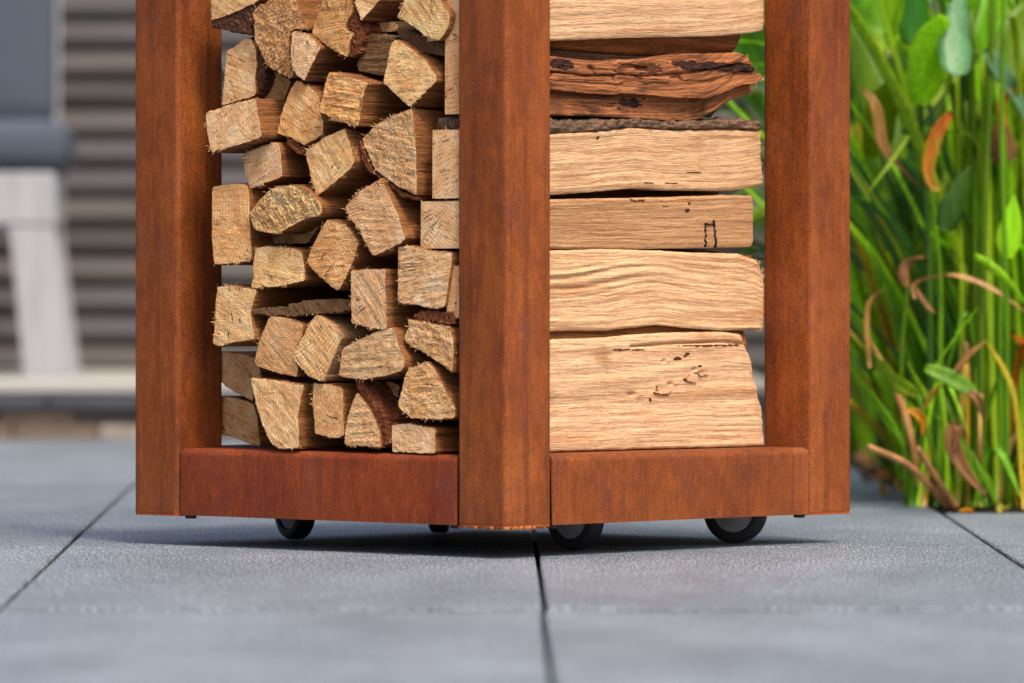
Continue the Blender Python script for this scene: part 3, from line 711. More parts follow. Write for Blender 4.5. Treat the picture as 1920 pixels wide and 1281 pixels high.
castor(1079, 1032, math.radians(42)); castor(1379, 1019, math.radians(18)); castor(553, 1012, math.radians(60)); castor(824, 1000, math.radians(95))

# ---------------------------------------------------------------- logs
def resample(P, N, jit, seed):
    P = np.array(P, float); Q = np.vstack([P, P[:1]]); seg = np.hypot(*(Q[1:]-Q[:-1]).T); cum = np.r_[0, np.cumsum(seg)]; L = cum[-1]
    s = np.linspace(0, L, N, endpoint=False)
    X = np.c_[np.interp(s, cum, Q[:, 0]), np.interp(s, cum, Q[:, 1])]
    # gently round the traced corners, then roughen
    for _ in range(2): X = .25*np.roll(X, 1, 0)+.5*X+.25*np.roll(X, -1, 0)
    T = np.roll(X, -1, 0)-np.roll(X, 1, 0); T /= np.maximum(np.hypot(*T.T)[:, None], 1e-9)
    Nn = np.c_[T[:, 1], -T[:, 0]]
    X += Nn*(jit*(fbm(s*260, s*0, seed, 2)+.8*vnoise(s*1100, s*0, seed+5)))[:, None]
    return X, s, Nn, L
def swept(name, P, u0, length, mats, parent=None, seed=0, amp=.0010, jit=.0005, N=110, K=26, taper=.02, drift=(0, 0), capamp=.0007, skew=0.0, origin=None, freq=260, sawa=0.0, sawamp=.0003):
    """P: end outline as (v, z); swept along +u (local x). material 0 = end, 1 = sides"""
    P = np.array(P, float)
    area = .5*np.sum(P[:, 0]*np.roll(P[:, 1], -1)-np.roll(P[:, 0], -1)*P[:, 1])
    if area < 0: P = P[::-1]
    c = P.mean(0) if origin is None else np.array(origin)
    X, s, Nn, L = resample(P-c, N, jit, seed)
    cc = X.mean(0); V = []; UV = []
    us = np.r_[0, .0006, .002, np.linspace(.006, length, K)]
    for i, u in enumerate(us):
        d = amp*(fbm(s*freq, np.full(N, u*9), seed+3, 3)) + amp*.5*vnoise(s*900, np.full(N, u*40), seed+9)
        d = d*min(1, .15+u/.006) - (.0005 if i == 0 else 0)
        k = 1-taper*u/length
        Y = cc+(X-cc)*k + Nn*d[:, None] + np.array(drift)*u
        xs = u + (skew*(X[:, 0]-cc[0]) if i < 4 else skew*(X[:, 0]-cc[0])*(1-u/length))
        V.append(np.c_[xs, Y]); UV.append(np.c_[np.full(N, u), s])
    nr = len(us); F = []; fm = []
    for i in range(nr-1):
        for j in range(N):
            F.append((i*N+j, i*N+(j+1) % N, (i+1)*N+(j+1) % N, (i+1)*N+j)); fm.append(1)
    rim0 = V[0][:, 1:3]; base = nr*N
    lo, hi = rim0.min(0), rim0.max(0); stp = .00125; rs_ = np.random.RandomState(seed)
    g1, g2 = np.meshgrid(np.arange(lo[0], hi[0], stp), np.arange(lo[1], hi[1], stp)); Q = np.c_[g1.ravel(), g2.ravel()] + rs_.uniform(-.3, .3, (g1.size, 2))*stp
    x1, y1 = rim0[:, 0], rim0[:, 1]; x2, y2 = np.roll(x1, -1), np.roll(y1, -1); ins = np.zeros(len(Q), bool)
    for k_ in range(N):
        cr = ((y1[k_] > Q[:, 1]) != (y2[k_] > Q[:, 1])); ins ^= cr & (Q[:, 0] < (x2[k_]-x1[k_])*(Q[:, 1]-y1[k_])/((y2[k_]-y1[k_]) or 1e-12)+x1[k_])
    dmin = np.min(np.hypot(Q[:, None, 0]-x1[None], Q[:, None, 1]-y1[None]), 1); Q = Q[ins & (dmin > stp*.6)]
    pts = [Vector(p) for p in rim0]+[Vector(p) for p in Q]
    rv, re_, rf, ov, oe, of = delaunay_2d_cdt(pts, [(j, (j+1) % N) for j in range(N)], [], 1, 1e-7)
    ids = []; extra = []
    for k_, p in enumerate(rv):
        o_ = [q for q in ov[k_] if q < N]
        if o_: ids.append(o_[0])
        else: ids.append(base+len(extra)); extra.append((p.x, p.y))
    E_ = np.array(extra) if extra else np.zeros((0, 2))
    dd_ = np.min(np.hypot(E_[:, None, 0]-x1[None], E_[:, None, 1]-y1[None]), 1) if len(E_) else np.zeros(0)
    pr_ = E_[:, 0]*math.sin(sawa)+E_[:, 1]*math.cos(sawa); al_ = E_[:, 0]*math.cos(sawa)-E_[:, 1]*math.sin(sawa)
    hx = capamp*(.7*fbm(E_[:, 0]*160, E_[:, 1]*160, seed+21, 3)+.5*vnoise(E_[:, 0]*900, E_[:, 1]*900, seed+2)) + sawamp*fbm(pr_*330, al_*25, seed+33, 2)
    hx = hx*np.clip(dd_/.003, .25, 1)
    V.append(np.c_[skew*(E_[:, 0]-cc[0])+hx, E_]); UV.append(np.zeros((len(E_), 2)))
    for f in rf:
        f2 = [ids[q] for q in f]
        if len(set(f2)) == 3: F.append(tuple(f2[::-1])); fm.append(0)
    F.append(tuple((nr-1)*N+j for j in range(N))); fm.append(0)
    V = np.vstack(V); UV = np.vstack(UV)
    o = mesh_obj(name, V, F, mats, parent, True, fm, UV)
    me = o.data
    # crisp rim between sawn end and split sides
    o.modifiers.new('edges', 'EDGE_SPLIT').split_angle = math.radians(52)
    o['_c'] = (float(c[0]), float(c[1])); rim = X+c
    del o['_c']
    return o, c, rim
def splinters(parent, rim, c, n, seed, lmax=.0042, only=None):
    rr = random.Random(seed); V = []; F = []; N = len(rim)
    xs3 = rim[:, 2] if rim.shape[1] > 2 else np.zeros(N); rim = rim[:, :2]; cen = rim.mean(0)
    k = 0
    while k < n:
        j = rr.randrange(N)
        if only is not None and not only(rim[j]-cen) and rr.random() < .85: k += .25; continue
        burst = rr.choice((1, 1, 2, 3, 7)); 
        for _ in range(burst):
            jj = (j+rr.randrange(-2, 3)) % N; p = rim[jj]-c; out = (rim[j]-cen); out = out/max(1e-6, np.hypot(*out))
            P0 = Vector((xs3[jj]+rr.uniform(-.001, .002), p[0], p[1])); L = rr.uniform(.25, 1)**1.6*lmax
            d = Vector((rr.uniform(-.8, .5), out[0]+rr.uniform(-.6, .6), out[1]+rr.uniform(-.6, .6))).normalized()
            curl = Vector((rr.uniform(-1, 1), rr.uniform(-1, 1), rr.uniform(-1, 1)))*rr.uniform(.2, 1.3)
            pts = [P0-d*.0008]; q = P0.copy(); m_ = 5
            for i in range(m_): d = (d+curl*(.35)).normalized(); q = q+d*(L/m_); pts.append(q.copy())
            r0 = rr.uniform(.00012, .0004)
            v, f = tube_mesh(pts, [r0*(1-.75*i/m_) for i in range(m_+1)], 3); b0 = len(V); V += v; F += [tuple(b0+a for a in g) for g in f]
        k += 1
    return tag(mesh_obj('splinter_fringe', V, F, SPL, parent, True), kind='stuff')
ORG = {'A': (380, 0), 'B': (380, 280), 'C': (380, 560)}; SC = 490/1902
def cp(o, pts): return [(ORG[o][0]+x*SC, ORG[o][1]+y*SC) for x, y in pts]
GROUPL = 'split logs stacked in the rack'
def make_log(px, u, label, seed, tone=(1, 1, 1), groove=.35, speck=.45, side=None, dark=0, n_spl=16, bark=None, bark_mat=None, length=None, amp=.0010, **kw):
    P = [on_u(x, y, u) for x, y in px]
    P = [(v, max(z, ZT+.0006)) for v, z in P]
    rt = random.Random(seed*13+5); kk = rt.uniform(.92, 1.12); tone = (tone[0]*kk, tone[1]*kk*rt.uniform(.96, 1.02), tone[2]*kk*rt.uniform(.82, 1.0))
    em = mat_end(seed, tone, groove, speck, dark)
    sm = side or SIDE_BROWN_SHADE[seed % 4]
    ln = length or (S-W-.004-u-random.uniform(0, .02) if u >= 0 else .425)
    o, c, rim = swept('split_log', P, u, ln, [em, sm], None, seed, amp, jit=kw.pop('jit', .00055), skew=kw.pop('skew', random.uniform(-.05, .05)), sawa=saw_angle(seed), sawamp=.00025+.0007*groove, **kw)
    o.matrix_world = RACK @ Matrix.Translation((u, c[0], c[1]))
    tag(o, label, 'log', GROUPL)
    if n_spl: splinters(o, rim, c, max(4, int(n_spl*.6)), seed)
    if bark is not None:
        B = [on_u(x, y, u+.0015) for x, y in bark]
        b, bc, br = swept('bark', [(v, max(z, ZT+.0006)) for v, z in B], u, ln-.01, [bark_mat or BARK_RED, bark_mat or BARK_RED], o, seed+50, .0022, jit=.0011, capamp=.0016, origin=c, freq=120)
        b.location = (.0015, 0, 0)
    return o
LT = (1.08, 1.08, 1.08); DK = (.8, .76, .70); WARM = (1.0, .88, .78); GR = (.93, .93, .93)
L = make_log
L(cp('A', [(60, -120), (60, 148), (115, 140), (250, 85), (330, 50), (420, 0), (440, -120)]), .008, 'split log with dark bark underneath, topmost against the left post', 1, bark=cp('A', [(58, 152), (62, 205), (150, 215), (260, 238), (355, 250), (345, 190), (350, 100), (420, 20), (330, 58), (250, 92), (115, 146)]), bark_mat=BARK)
L(cp('A', [(350, 80), (480, 0), (500, -80), (690, -80), (705, 60), (775, 200), (780, 225), (650, 218), (630, 300), (638, 470), (680, 560), (665, 572), (600, 560), (520, 508), (450, 470), (410, 370), (370, 290), (362, 180)]), .006, 'large rough fibrous split log at the top with ragged torn lower edge', 2, tone=WARM, groove=.6, speck=.7, n_spl=60, jit=.0012, capamp=.002, amp=.0016)
L(cp('A', [(650, 225), (770, 245), (865, 345), (800, 470), (742, 590), (690, 560), (645, 490), (635, 380)]), -.001, 'small pale pointed log overlapping the large rough log near the top', 3, tone=LT, n_spl=26)
L(cp('A', [(880, -70), (1085, -70), (1090, 10), (1098, 90), (1045, 170), (1050, 222), (1108, 240), (1070, 330), (1064, 420), (1000, 395), (930, 358), (780, 245), (820, 130), (860, 20)]), .002, 'upright oblong log with thick bark on its right edge, top row', 4, tone=WARM, groove=.6, n_spl=22, bark=cp('A', [(1102, -60), (1108, 60), (1138, 150), (1165, 230), (1158, 300), (1140, 380), (1110, 405), (1070, 418), (1077, 330), (1114, 238), (1056, 215), (1052, 172), (1102, 95), (1094, 10)]))
L(cp('A', [(1098, -70), (1108, 30), (1150, 158), (1215, 90), (1290, 0), (1330, -70)]), .001, 'downward pointing pale wedge of a log at the top edge right of centre', 5, tone=LT)
L(cp('A', [(1480, -80), (1730, -80), (1745, 0), (1815, 110), (1790, 210), (1730, 300), (1620, 268), (1540, 200), (1400, 125), (1440, 60)]), .0, 'diamond ended pale log at the top beside the front post', 6, tone=LT, speck=.6)
L(cp('A', [(1185, 245), (1405, 268), (1372, 330), (1350, 470), (1325, 560), (1140, 520), (1125, 480), (1160, 370)]), .012, 'small weathered dark log with grooved end below the top row', 7, tone=DK, groove=.9, dark=.5, side=SIDE_GREY, n_spl=5)
L(cp('A', [(1410, 205), (1500, 218), (1640, 275), (1770, 325), (1785, 415), (1690, 400), (1560, 370), (1440, 280)]), .012, 'thin dark bark covered strip wedged under the diamond ended log', 8, tone=DK, dark=.6, groove=.8, side=SIDE_GREY, n_spl=6)
L(cp('A', [(1400, 285), (1470, 320), (1610, 430), (1700, 560), (1690, 600), (1590, 700), (1505, 785), (1440, 725), (1318, 600), (1345, 480), (1370, 330)]), .0, 'five sided speckled log just below the dark bark strip', 9, speck=.9)
L(cp('A', [(170, 370), (240, 330), (300, 282), (350, 272), (392, 350), (400, 480), (388, 560), (392, 700), (320, 720), (230, 745), (135, 775), (150, 600), (165, 450)]), .015, 'tall smooth log beside the left post with dark bark on its right side', 10, groove=.1, speck=.2, bark=cp('A', [(352, 274), (400, 290), (440, 400), (452, 560), (430, 650), (398, 700), (394, 560), (406, 480), (398, 350)]), bark_mat=BARK)
L(cp('A', [(10, 818), (200, 762), (395, 710), (408, 800), (442, 1000), (300, 1050), (50, 1112), (20, 950)]), -.012, 'pale square ended log sticking out furthest beside the left post', 11, tone=LT, groove=.15, n_spl=34)
L(cp('A', [(680, 582), (770, 622), (852, 700), (858, 830), (885, 882), (878, 985), (790, 1035), (740, 1062), (640, 1005), (535, 975), (560, 850), (615, 700), (640, 640)]), .005, 'leaning brown log with pale fibrous bottom band right of the protruding square log', 12, tone=WARM, groove=.3, bark=cp('A', [(600, 1002), (640, 1012), (740, 1070), (735, 1118), (680, 1112), (620, 1065)]))
L(cp('A', [(920, 522), (1010, 535), (1215, 605), (1180, 660), (1152, 820), (1140, 925), (1000, 890), (842, 812), (870, 690), (900, 560)]), -.008, 'rectangular log with strong parallel saw grooves in the upper middle', 13, tone=WARM, groove=.95, speck=.3, n_spl=30, capamp=.0012)
L([(775, 203), (779, 240), (783, 310), (783, 368), (745, 350), (700, 318), (688, 290), (675, 262), (700, 235), (740, 215)], 0.0, 'large wedge shaped log with curved bark lower edge beside the front post', 14, groove=.6, speck=.85, n_spl=36, bark=[(674, 264), (686, 292), (698, 320), (744, 354), (783, 371), (782, 376), (750, 368), (722, 340), (690, 322), (676, 292)], capamp=.0014)
L(cp('A', [(285, 1132), (360, 1090), (520, 1030), (560, 1050)])+[(526, 293), (529, 332), (498, 344), (470, 355), (460, 326)], .003, 'small square pale log under the protruding square log', 15, tone=LT, groove=.2)
L([(571, 283), (604, 260), (648, 240), (661, 278), (667, 300), (667, 305), (658, 319), (622, 347), (592, 369), (581, 332), (572, 295)], -.004, 'pale pentagon ended log in the upper middle over a splintered underside', 16, tone=LT, groove=.25, n_spl=50)
L(cp('B', [(70, 270), (230, 250), (320, 250), (340, 300), (345, 500), (355, 815), (200, 835), (80, 840), (65, 650), (65, 400)]), 0.0, 'tall rectangular smooth brown log against the left post at mid height', 17, tone=WARM, groove=.1, speck=.35, jit=.0003)
L(cp('B', [(315, 470), (400, 370), (500, 280), (680, 255), (800, 310), (885, 400), (885, 480), (760, 510), (640, 570), (530, 620), (360, 590), (340, 520)]), -.006, 'lens shaped log with deep horizontal ridges left of centre', 18, groove=1.1, speck=.2, n_spl=26, capamp=.0022)
L(cp('B', [(1025, 420), (1150, 300), (1300, 205), (1350, 300), (1430, 480), (1490, 660), (1380, 720), (1240, 785), (1180, 680), (1130, 580), (1060, 500)]), -.003, 'large tilted rectangular log in the centre with splintered lower left edge', 19, groove=.5, n_spl=40)
L(cp('B', [(905, 510), (1050, 550), (1140, 680), (1090, 830), (1040, 940), (985, 1040), (900, 970), (800, 880), (755, 820), (800, 700), (860, 580)]), .001, 'kite shaped orange brown log with ring arcs below the ridged lens shaped log', 20, tone=WARM, groove=.7, speck=.25, n_spl=26)
L(cp('B', [(385, 715), (480, 705), (640, 715), (720, 740), (738, 850), (745, 960), (560, 1000), (350, 1015), (370, 930), (365, 850)]), .001, 'low trapezoid log left of the kite shaped log', 21, groove=.3, n_spl=26)
L(cp('B', [(1425, 705), (1500, 700), (1640, 735), (1815, 750), (1800, 900), (1760, 1150), (1700, 1170), (1550, 1135), (1420, 1120)]), .0, 'square log with fine cross hatched end beside the front post at mid height', 22, tone=LT, groove=.7, speck=.3)
L([(656, 508), (689, 504), (724, 505), (724, 540), (727, 605), (726, 620), (699, 616), (658, 607)], -.003, 'upright narrow rectangular pale log right of the kite shaped log', 23, tone=LT, groove=.5, n_spl=30)
L([(407, 538), (432, 534), (460, 540), (482, 543), (478, 560), (470, 586), (479, 637), (444, 642), (408, 651), (398, 645), (403, 601), (404, 560)], 0.0, 'fan shaped log with curved pale rings against the left post', 24, tone=LT, groove=.25, n_spl=30)
L(cp('B', [(330, 1170), (420, 1168), (600, 1145), (740, 1100), (950, 1088), (1060, 1100), (1060, 1180), (900, 1190), (640, 1215), (520, 1215), (420, 1198), (350, 1195)]), .004, 'thin flat slab of bark lying between log rows at lower left', 25, tone=DK, groove=.8, dark=.62, side=SIDE_GREY, n_spl=16, jit=.0012, amp=.002)
L(cp('C', [(490, 125), (620, 140), (740, 192), (728, 270), (670, 390), (662, 430), (700, 490), (690, 575), (560, 550), (370, 485), (400, 330), (460, 180)]), .002, 'smooth brown log under the flat bark slab', 26, tone=WARM, groove=.3, n_spl=8)
L(cp('C', [(820, 120), (910, 180), (1010, 270), (960, 400), (915, 500), (875, 610), (780, 570), (720, 510), (665, 440), (665, 395), (740, 260), (780, 180)]), .0, 'tilted log with bright split upper side in the lower middle', 27, groove=.6, n_spl=22, side=SIDE_TAN)
L(cp('C', [(990, 450), (1000, 370), (1100, 310), (1240, 250), (1380, 210), (1420, 230), (1432, 340), (1490, 450), (1470, 520), (1370, 560), (1180, 590), (1000, 575), (968, 555), (988, 520)]), -.002, 'wide greyish half moon log above the bark edged wedge', 28, tone=GR, groove=.6, speck=.6, n_spl=24)
L(cp('C', [(1480, 150), (1640, 175), (1800, 205), (1835, 300), (1835, 400), (1825, 545), (1700, 450), (1560, 370), (1460, 320), (1455, 270), (1490, 210)]), .001, 'rough pale log with dark bark on top beside the front post, lower right', 29, tone=LT, groove=.5, speck=.8, n_spl=40, bark=cp('C', [(1530, 122), (1600, 85), (1830, 98), (1830, 190), (1640, 165), (1545, 152)]), capamp=.0016)
L(cp('C', [(1625, 455), (1680, 500), (1740, 620), (1800, 740), (1835, 800), (1835, 870), (1700, 885), (1510, 870), (1420, 785), (1445, 690), (1475, 560), (1500, 510)]), .0, 'bell shaped rough log above the low rectangular log by the front post', 30, groove=.5, speck=1.0, n_spl=30, capamp=.0014)
L(cp('C', [(1372, 920), (1500, 905), (1700, 948), (1700, 1135), (1560, 1135), (1372, 1118)]), .003, 'low rectangular log on the rail beside the front post', 31, tone=LT, groove=.15, speck=.75, n_spl=8)
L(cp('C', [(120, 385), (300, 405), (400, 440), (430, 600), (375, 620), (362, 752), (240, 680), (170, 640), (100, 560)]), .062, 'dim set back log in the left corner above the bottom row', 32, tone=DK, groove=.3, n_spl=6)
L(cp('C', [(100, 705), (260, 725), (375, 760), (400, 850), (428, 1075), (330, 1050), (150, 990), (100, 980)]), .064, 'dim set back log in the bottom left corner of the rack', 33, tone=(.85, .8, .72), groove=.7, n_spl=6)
L(cp('C', [(350, 575), (500, 590), (735, 622), (715, 720), (692, 840), (700, 1090), (660, 1096), (540, 1092), (480, 1030), (430, 900), (390, 780), (375, 690)]), .0, 'tall smooth tapering log with a split corner in the bottom row', 34, groove=.3, speck=.3, n_spl=18)
L(cp('C', [(800, 610), (920, 625), (1025, 650), (1030, 800), (1035, 1000), (960, 1020), (810, 985), (805, 860), (790, 760)]), .003, 'upright speckled log with rounded corners in the bottom row middle', 35, tone=WARM, groove=.1, speck=.8, n_spl=12)
L(cp('C', [(1125, 680), (1190, 760), (1240, 850), (1288, 950), (1303, 1085), (1200, 1080), (1025, 1065), (1035, 950), (1060, 830), (1090, 740)]), .002, 'triangular log with thick red brown bark on its right in the bottom row', 36, groove=.8, speck=.3, n_spl=20, bark=cp('C', [(1105, 592), (1160, 600), (1240, 720), (1310, 830), (1360, 930), (1368, 1050), (1312, 1085), (1300, 950), (1248, 850), (1196, 755), (1135, 672)]), bark_mat=BARK_RED)
# logs deeper in the pile that show only as dark sides in the gaps
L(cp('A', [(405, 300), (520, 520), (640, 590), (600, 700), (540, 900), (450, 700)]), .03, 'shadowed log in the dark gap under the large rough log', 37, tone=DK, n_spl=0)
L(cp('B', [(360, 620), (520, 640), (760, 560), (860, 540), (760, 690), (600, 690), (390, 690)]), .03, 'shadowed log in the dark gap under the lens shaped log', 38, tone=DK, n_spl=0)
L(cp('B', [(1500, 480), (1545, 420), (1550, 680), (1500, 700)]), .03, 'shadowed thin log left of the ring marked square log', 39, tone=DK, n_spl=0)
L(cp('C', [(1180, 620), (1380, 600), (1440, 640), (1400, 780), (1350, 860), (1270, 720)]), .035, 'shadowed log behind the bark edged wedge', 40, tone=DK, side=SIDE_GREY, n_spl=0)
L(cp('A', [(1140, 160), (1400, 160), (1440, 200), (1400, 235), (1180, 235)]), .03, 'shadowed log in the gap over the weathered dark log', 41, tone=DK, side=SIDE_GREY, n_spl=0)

# ---- logs whose long split sides show on the right
def side_log(label, top, bot, v0, th, seed, mat, right=None, u0=.004, disp=None, nz=56, nu=230, bark_top=None, lean=0.0, rag=.0012, endtone=(1, 1, 1), groove=.4, n_spl=10, topcut=None, wedge=0.0):
    """front face is a grid between the top and bottom outlines (photo pixels), closed into a solid"""
    T = np.array([on_v(x, y, v0) for x, y in top]); B = np.array([on_v(x, y, v0) for x, y in bot])
    Rr = np.array([on_v(x, y, v0) for x, y in right]) if right else None
    umax = max(T[:, 0].max(), B[:, 0].max()) if Rr is None else None
    t = np.linspace(0, 1, nz); s = np.linspace(0, 1, nu)
    if Rr is not None:
        Rr = Rr[np.argsort(Rr[:, 1])]
        ts = (Rr[:, 1]-Rr[0, 1])/(Rr[-1, 1]-Rr[0, 1]); ue = np.interp(t, ts, Rr[:, 0])
    else: ue = np.full(nz, umax)
    ue = ue + rag*fbm(t*14, t*0, seed+4, 3)
    G = np.zeros((nu, nz, 3)); UV = np.zeros((nu, nz, 2))
    for i, q in enumerate(s):
        u = u0+(ue-u0)*q
        zt_ = np.interp(u, T[:, 0], T[:, 1]); zb_ = np.maximum(np.interp(u, B[:, 0], B[:, 1]), ZT+.0006)
        zt_ = zt_ + .0005*fbm(u*160, u*0, seed+11, 3); zb_ = zb_ + .0004*fbm(u*160, u*0, seed+12, 3)
        z = zb_+(zt_-zb_)*t
        G[i, :, 0] = u; G[i, :, 2] = z; UV[i, :, 0] = u; UV[i, :, 1] = t*float(np.mean(zt_-zb_))
    H_ = float(UV[:, -1, 1].mean()); Tn = np.broadcast_to(t, (nu, nz))
    d = .0006*fbm(UV[..., 0]*10, Tn*H_*350, seed, 3) + .0009*fbm(UV[..., 0]*4, Tn*H_*50, seed+2, 2)
    if disp is not None: d = d + disp(G[..., 0], Tn, H_, seed)
    edge = np.minimum(np.minimum(Tn, 1-Tn)*H_/.003, 1); d = d - .0016*(1-edge)**2
    G[..., 1] = v0 - d + lean*(1-Tn)
    V = [tuple(p) for p in G.reshape(-1, 3)]; uv = [tuple(p) for p in UV.reshape(-1, 2)]
    F = []; fm = []
    for i in range(nu-1):
        for j in range(nz-1): F.append((i*nz+j, (i+1)*nz+j, (i+1)*nz+j+1, i*nz+j+1)); fm.append(1)
    # back strip: one column of points at bottom-back and top-back per station
    b0 = len(V); nb = 4
    for i in range(nu):
        zb_, zt_ = G[i, 0, 2], G[i, -1, 2]; ub, ut = G[i, 0, 0], G[i, -1, 0]
        for (u_, z_, vv) in ((ut, zt_, v0+th*.5), (ut, zt_-wedge, v0+th), (ub, zb_+wedge, v0+th), (ub, zb_, v0+th*.5)):
            V.append((u_, vv+.0008*float(vnoise(u_*80, z_*50, seed)), z_)); uv.append((u_, vv))
    for i in range(nu-1):
        a = [i*nz+nz-1, b0+i*nb, b0+i*nb+1, b0+i*nb+2, b0+i*nb+3, i*nz]
        c = [(i+1)*nz+nz-1, b0+(i+1)*nb, b0+(i+1)*nb+1, b0+(i+1)*nb+2, b0+(i+1)*nb+3, (i+1)*nz]
        for k in range(5): F.append((a[k], c[k], c[k+1], a[k+1])); fm.append(1)
    def loop(i): return [i*nz+j for j in range(nz)]+[b0+i*nb+k for k in range(4)]
    def cap(i, rev):
        lp = loop(i); co = np.array([V[k] for k in lp]); cen = co.mean(0); m_ = len(lp)
        prev = lp
        for q in (.75, .5, .25):
            nb0 = len(V)
            for p in co:
                w_ = cen+(p-cen)*q; w_ = w_ + np.array([.0010*float(fbm(w_[1]*300, w_[2]*300, seed+7, 2)), 0, 0]); w_[0] = p[0]+(cen[0]-p[0])*(1-q) + (w_[0]-(cen+(p-cen)*q)[0])
                V.append(tuple(w_)); uv.append((0, 0))
            cur = list(range(nb0, nb0+m_))
            for j in range(m_):
                f = (prev[j], prev[(j+1) % m_], cur[(j+1) % m_], cur[j]); F.append(f if not rev else f[::-1]); fm.append(0)
            prev = cur
        V.append(tuple(cen)); uv.append((0, 0)); k0 = len(V)-1
        for j in range(m_):
            f = (prev[j], prev[(j+1) % m_], k0); F.append(f if not rev else f[::-1]); fm.append(0)
    cap(0, False); cap(nu-1, True)
    c = np.array([u0, v0+th/2, float(G[..., 2].mean())]); V = [tuple(np.array(p)-c) for p in V]
    o = mesh_obj('split_log', V, F, [mat_end(seed, endtone, groove), mat], None, True, fm, uv)
    o.matrix_world = RACK @ Matrix.Translation(tuple(c)); tag(o, label, 'log', GROUPL)
    o.modifiers.new('edges', 'EDGE_SPLIT').split_angle = math.radians(50)
    if n_spl:
        for i_, key in ((0, 0), (nu-1, 1)):
            lp = np.array([[V[k][1], V[k][2], V[k][0]] for k in loop(i_)])
            splinters(o, lp, np.array([0., 0.]), n_spl, seed+key, .006)
    return o, c, G

V0 = W+.001
def d_s0(u, t, H_, sd): return .0009*fbm(u*5, t*H_*260, sd+31, 2)
def d_s5(u, t, H_, sd):
    x = t + .10*np.sin(u*7+1)
    d = .0012*fbm(u*5, x*H_*120, sd+31, 2)
    crack = np.exp(-((t-(.90+.10*(u-.25)))/.012)**2)*(u > .24); d = d-.005*crack
    for (cu, ct_, r) in ((.245, .48, .006), (.30, .56, .004), (.335, .68, .004), (.29, .76, .003)):
        d = d - .0035*np.exp(-((u-cu)/r)**2-((t-ct_)*H_/(r*.35))**2) + .0015*np.exp(-((u-cu-r*1.6)/r)**2-((t-ct_)*H_/(r*.6))**2)
    return d
def d_s4(u, t, H_, sd):          # rolling ridges that rise over a bump
    bump = .13*np.exp(-((u-.26)/.07)**2); x = t - bump*(1-t*.3) + .03*np.sin(u*11)
    w_ = (t > .22)*(t < .93)
    ph = x*H_*760 + 4.5*fbm(u*7, x*H_*60, sd+40, 2)
    env = np.clip((t-.2)*5, 0, 1)*np.clip((.97-t)*4, 0, 1)*(.5+.5*np.clip(fbm(u*5, t*3, sd+8, 2)+.6, 0, 1))
    return .0012*env*(np.sin(ph)*np.clip(.5+1.1*fbm(u*6, x*H_*130, sd+70, 2), 0, 1.2)+.7*fbm(u*9, x*H_*260, sd+71, 2)) - .001*(t < .2)*fbm(u*12, t*H_*200, sd+3, 2)
def d_s1(u, t, H_, sd):          # split in layers: overhanging ledge in the middle, recessed below
    led = .36+.07*np.sin(u*9+.5)+.03*fbm(u*20, t*0, sd, 2)
    d = np.where(t > led, .007*np.clip(1-(t-led)*1.1, 0, 1), -.006+.016*(led-t))
    up = .72+.05*fbm(u*14, t*0, sd+5, 2); d = d - .004*np.exp(-((t-up)/.02)**2)
    d = d + .0025*fbm(u*26, t*H_*150, sd+6, 3)
    return d + .0015*np.sign(fbm(u*30, t*6, sd+9, 2))*(t > .6)
def d_s3(u, t, H_, sd): return -.0004*fbm(u*20, t*20, sd, 2)

side_log('long pale log side with fine grain at the very top right of the front post',
    [(960, -70), (1440, -75)], [(960, 79), (1033, 77), (1170, 71), (1301, 68), (1357, 67), (1400, 63), (1432, 58)], V0, .045, 101, SIDE_PALE2, u0=.006, disp=d_s0, right=[(1431, -72), (1431.5, 0), (1431, 58)], n_spl=8)
side_log('shaded brown log whose underside shows below the top pale log',
    [(960, 50), (1345, 62), (1357, 63)], [(960, 84), (1033, 88), (1100, 94), (1190, 102), (1290, 104), (1350, 101)], V0+.012, .04, 102, SIDE_BROWN_SHADE[1], right=[(1357, 64), (1350, 85), (1343, 101)], u0=.03, lean=.012, n_spl=14)
o1, c1, G1 = side_log('cracked reddish log with dark streaks second from the top on the right side',
    [(880, 60), (980, 62), (1020, 104), (1033, 106), (1100, 113), (1151, 117), (1153, 112), (1193, 112), (1240, 106), (1278, 101), (1388, 99), (1404, 105)],
    [(880, 214), (1033, 217), (1114, 218), (1170, 220), (1254, 226), (1313, 225), (1348, 206), (1376, 185), (1404, 178), (1421, 166)], V0, .022, 103, SIDE_RED,
    right=[(1404, 104), (1405, 132), (1419, 142), (1421, 166), (1410, 176)], u0=.006, disp=d_s1, nz=90, rag=.002, n_spl=20, endtone=WARM)
BRK = [(960, 222), (1033, 222), (1114, 224), (1184, 220), (1254, 226), (1348, 225), (1392, 222), (1425, 227)]
WD = [(870, 243), (1033, 252), (1118, 248), (1184, 240), (1266, 245), (1366, 243), (1426, 246)]
o2, c2, G2 = side_log('pale log with grey bark along its top on the right side', WD,
    [(870, 372), (1033, 366), (1100, 361), (1191, 353), (1254, 357), (1371, 358), (1430, 350)], V0, .036, 104, SIDE_PALE, right=[(1425, 245), (1426, 300), (1430, 350)], u0=.003, endtone=LT, disp=lambda u, t, H_, sd: .0007*fbm(u*5, t*H_*190, sd+31, 2), n_spl=10)
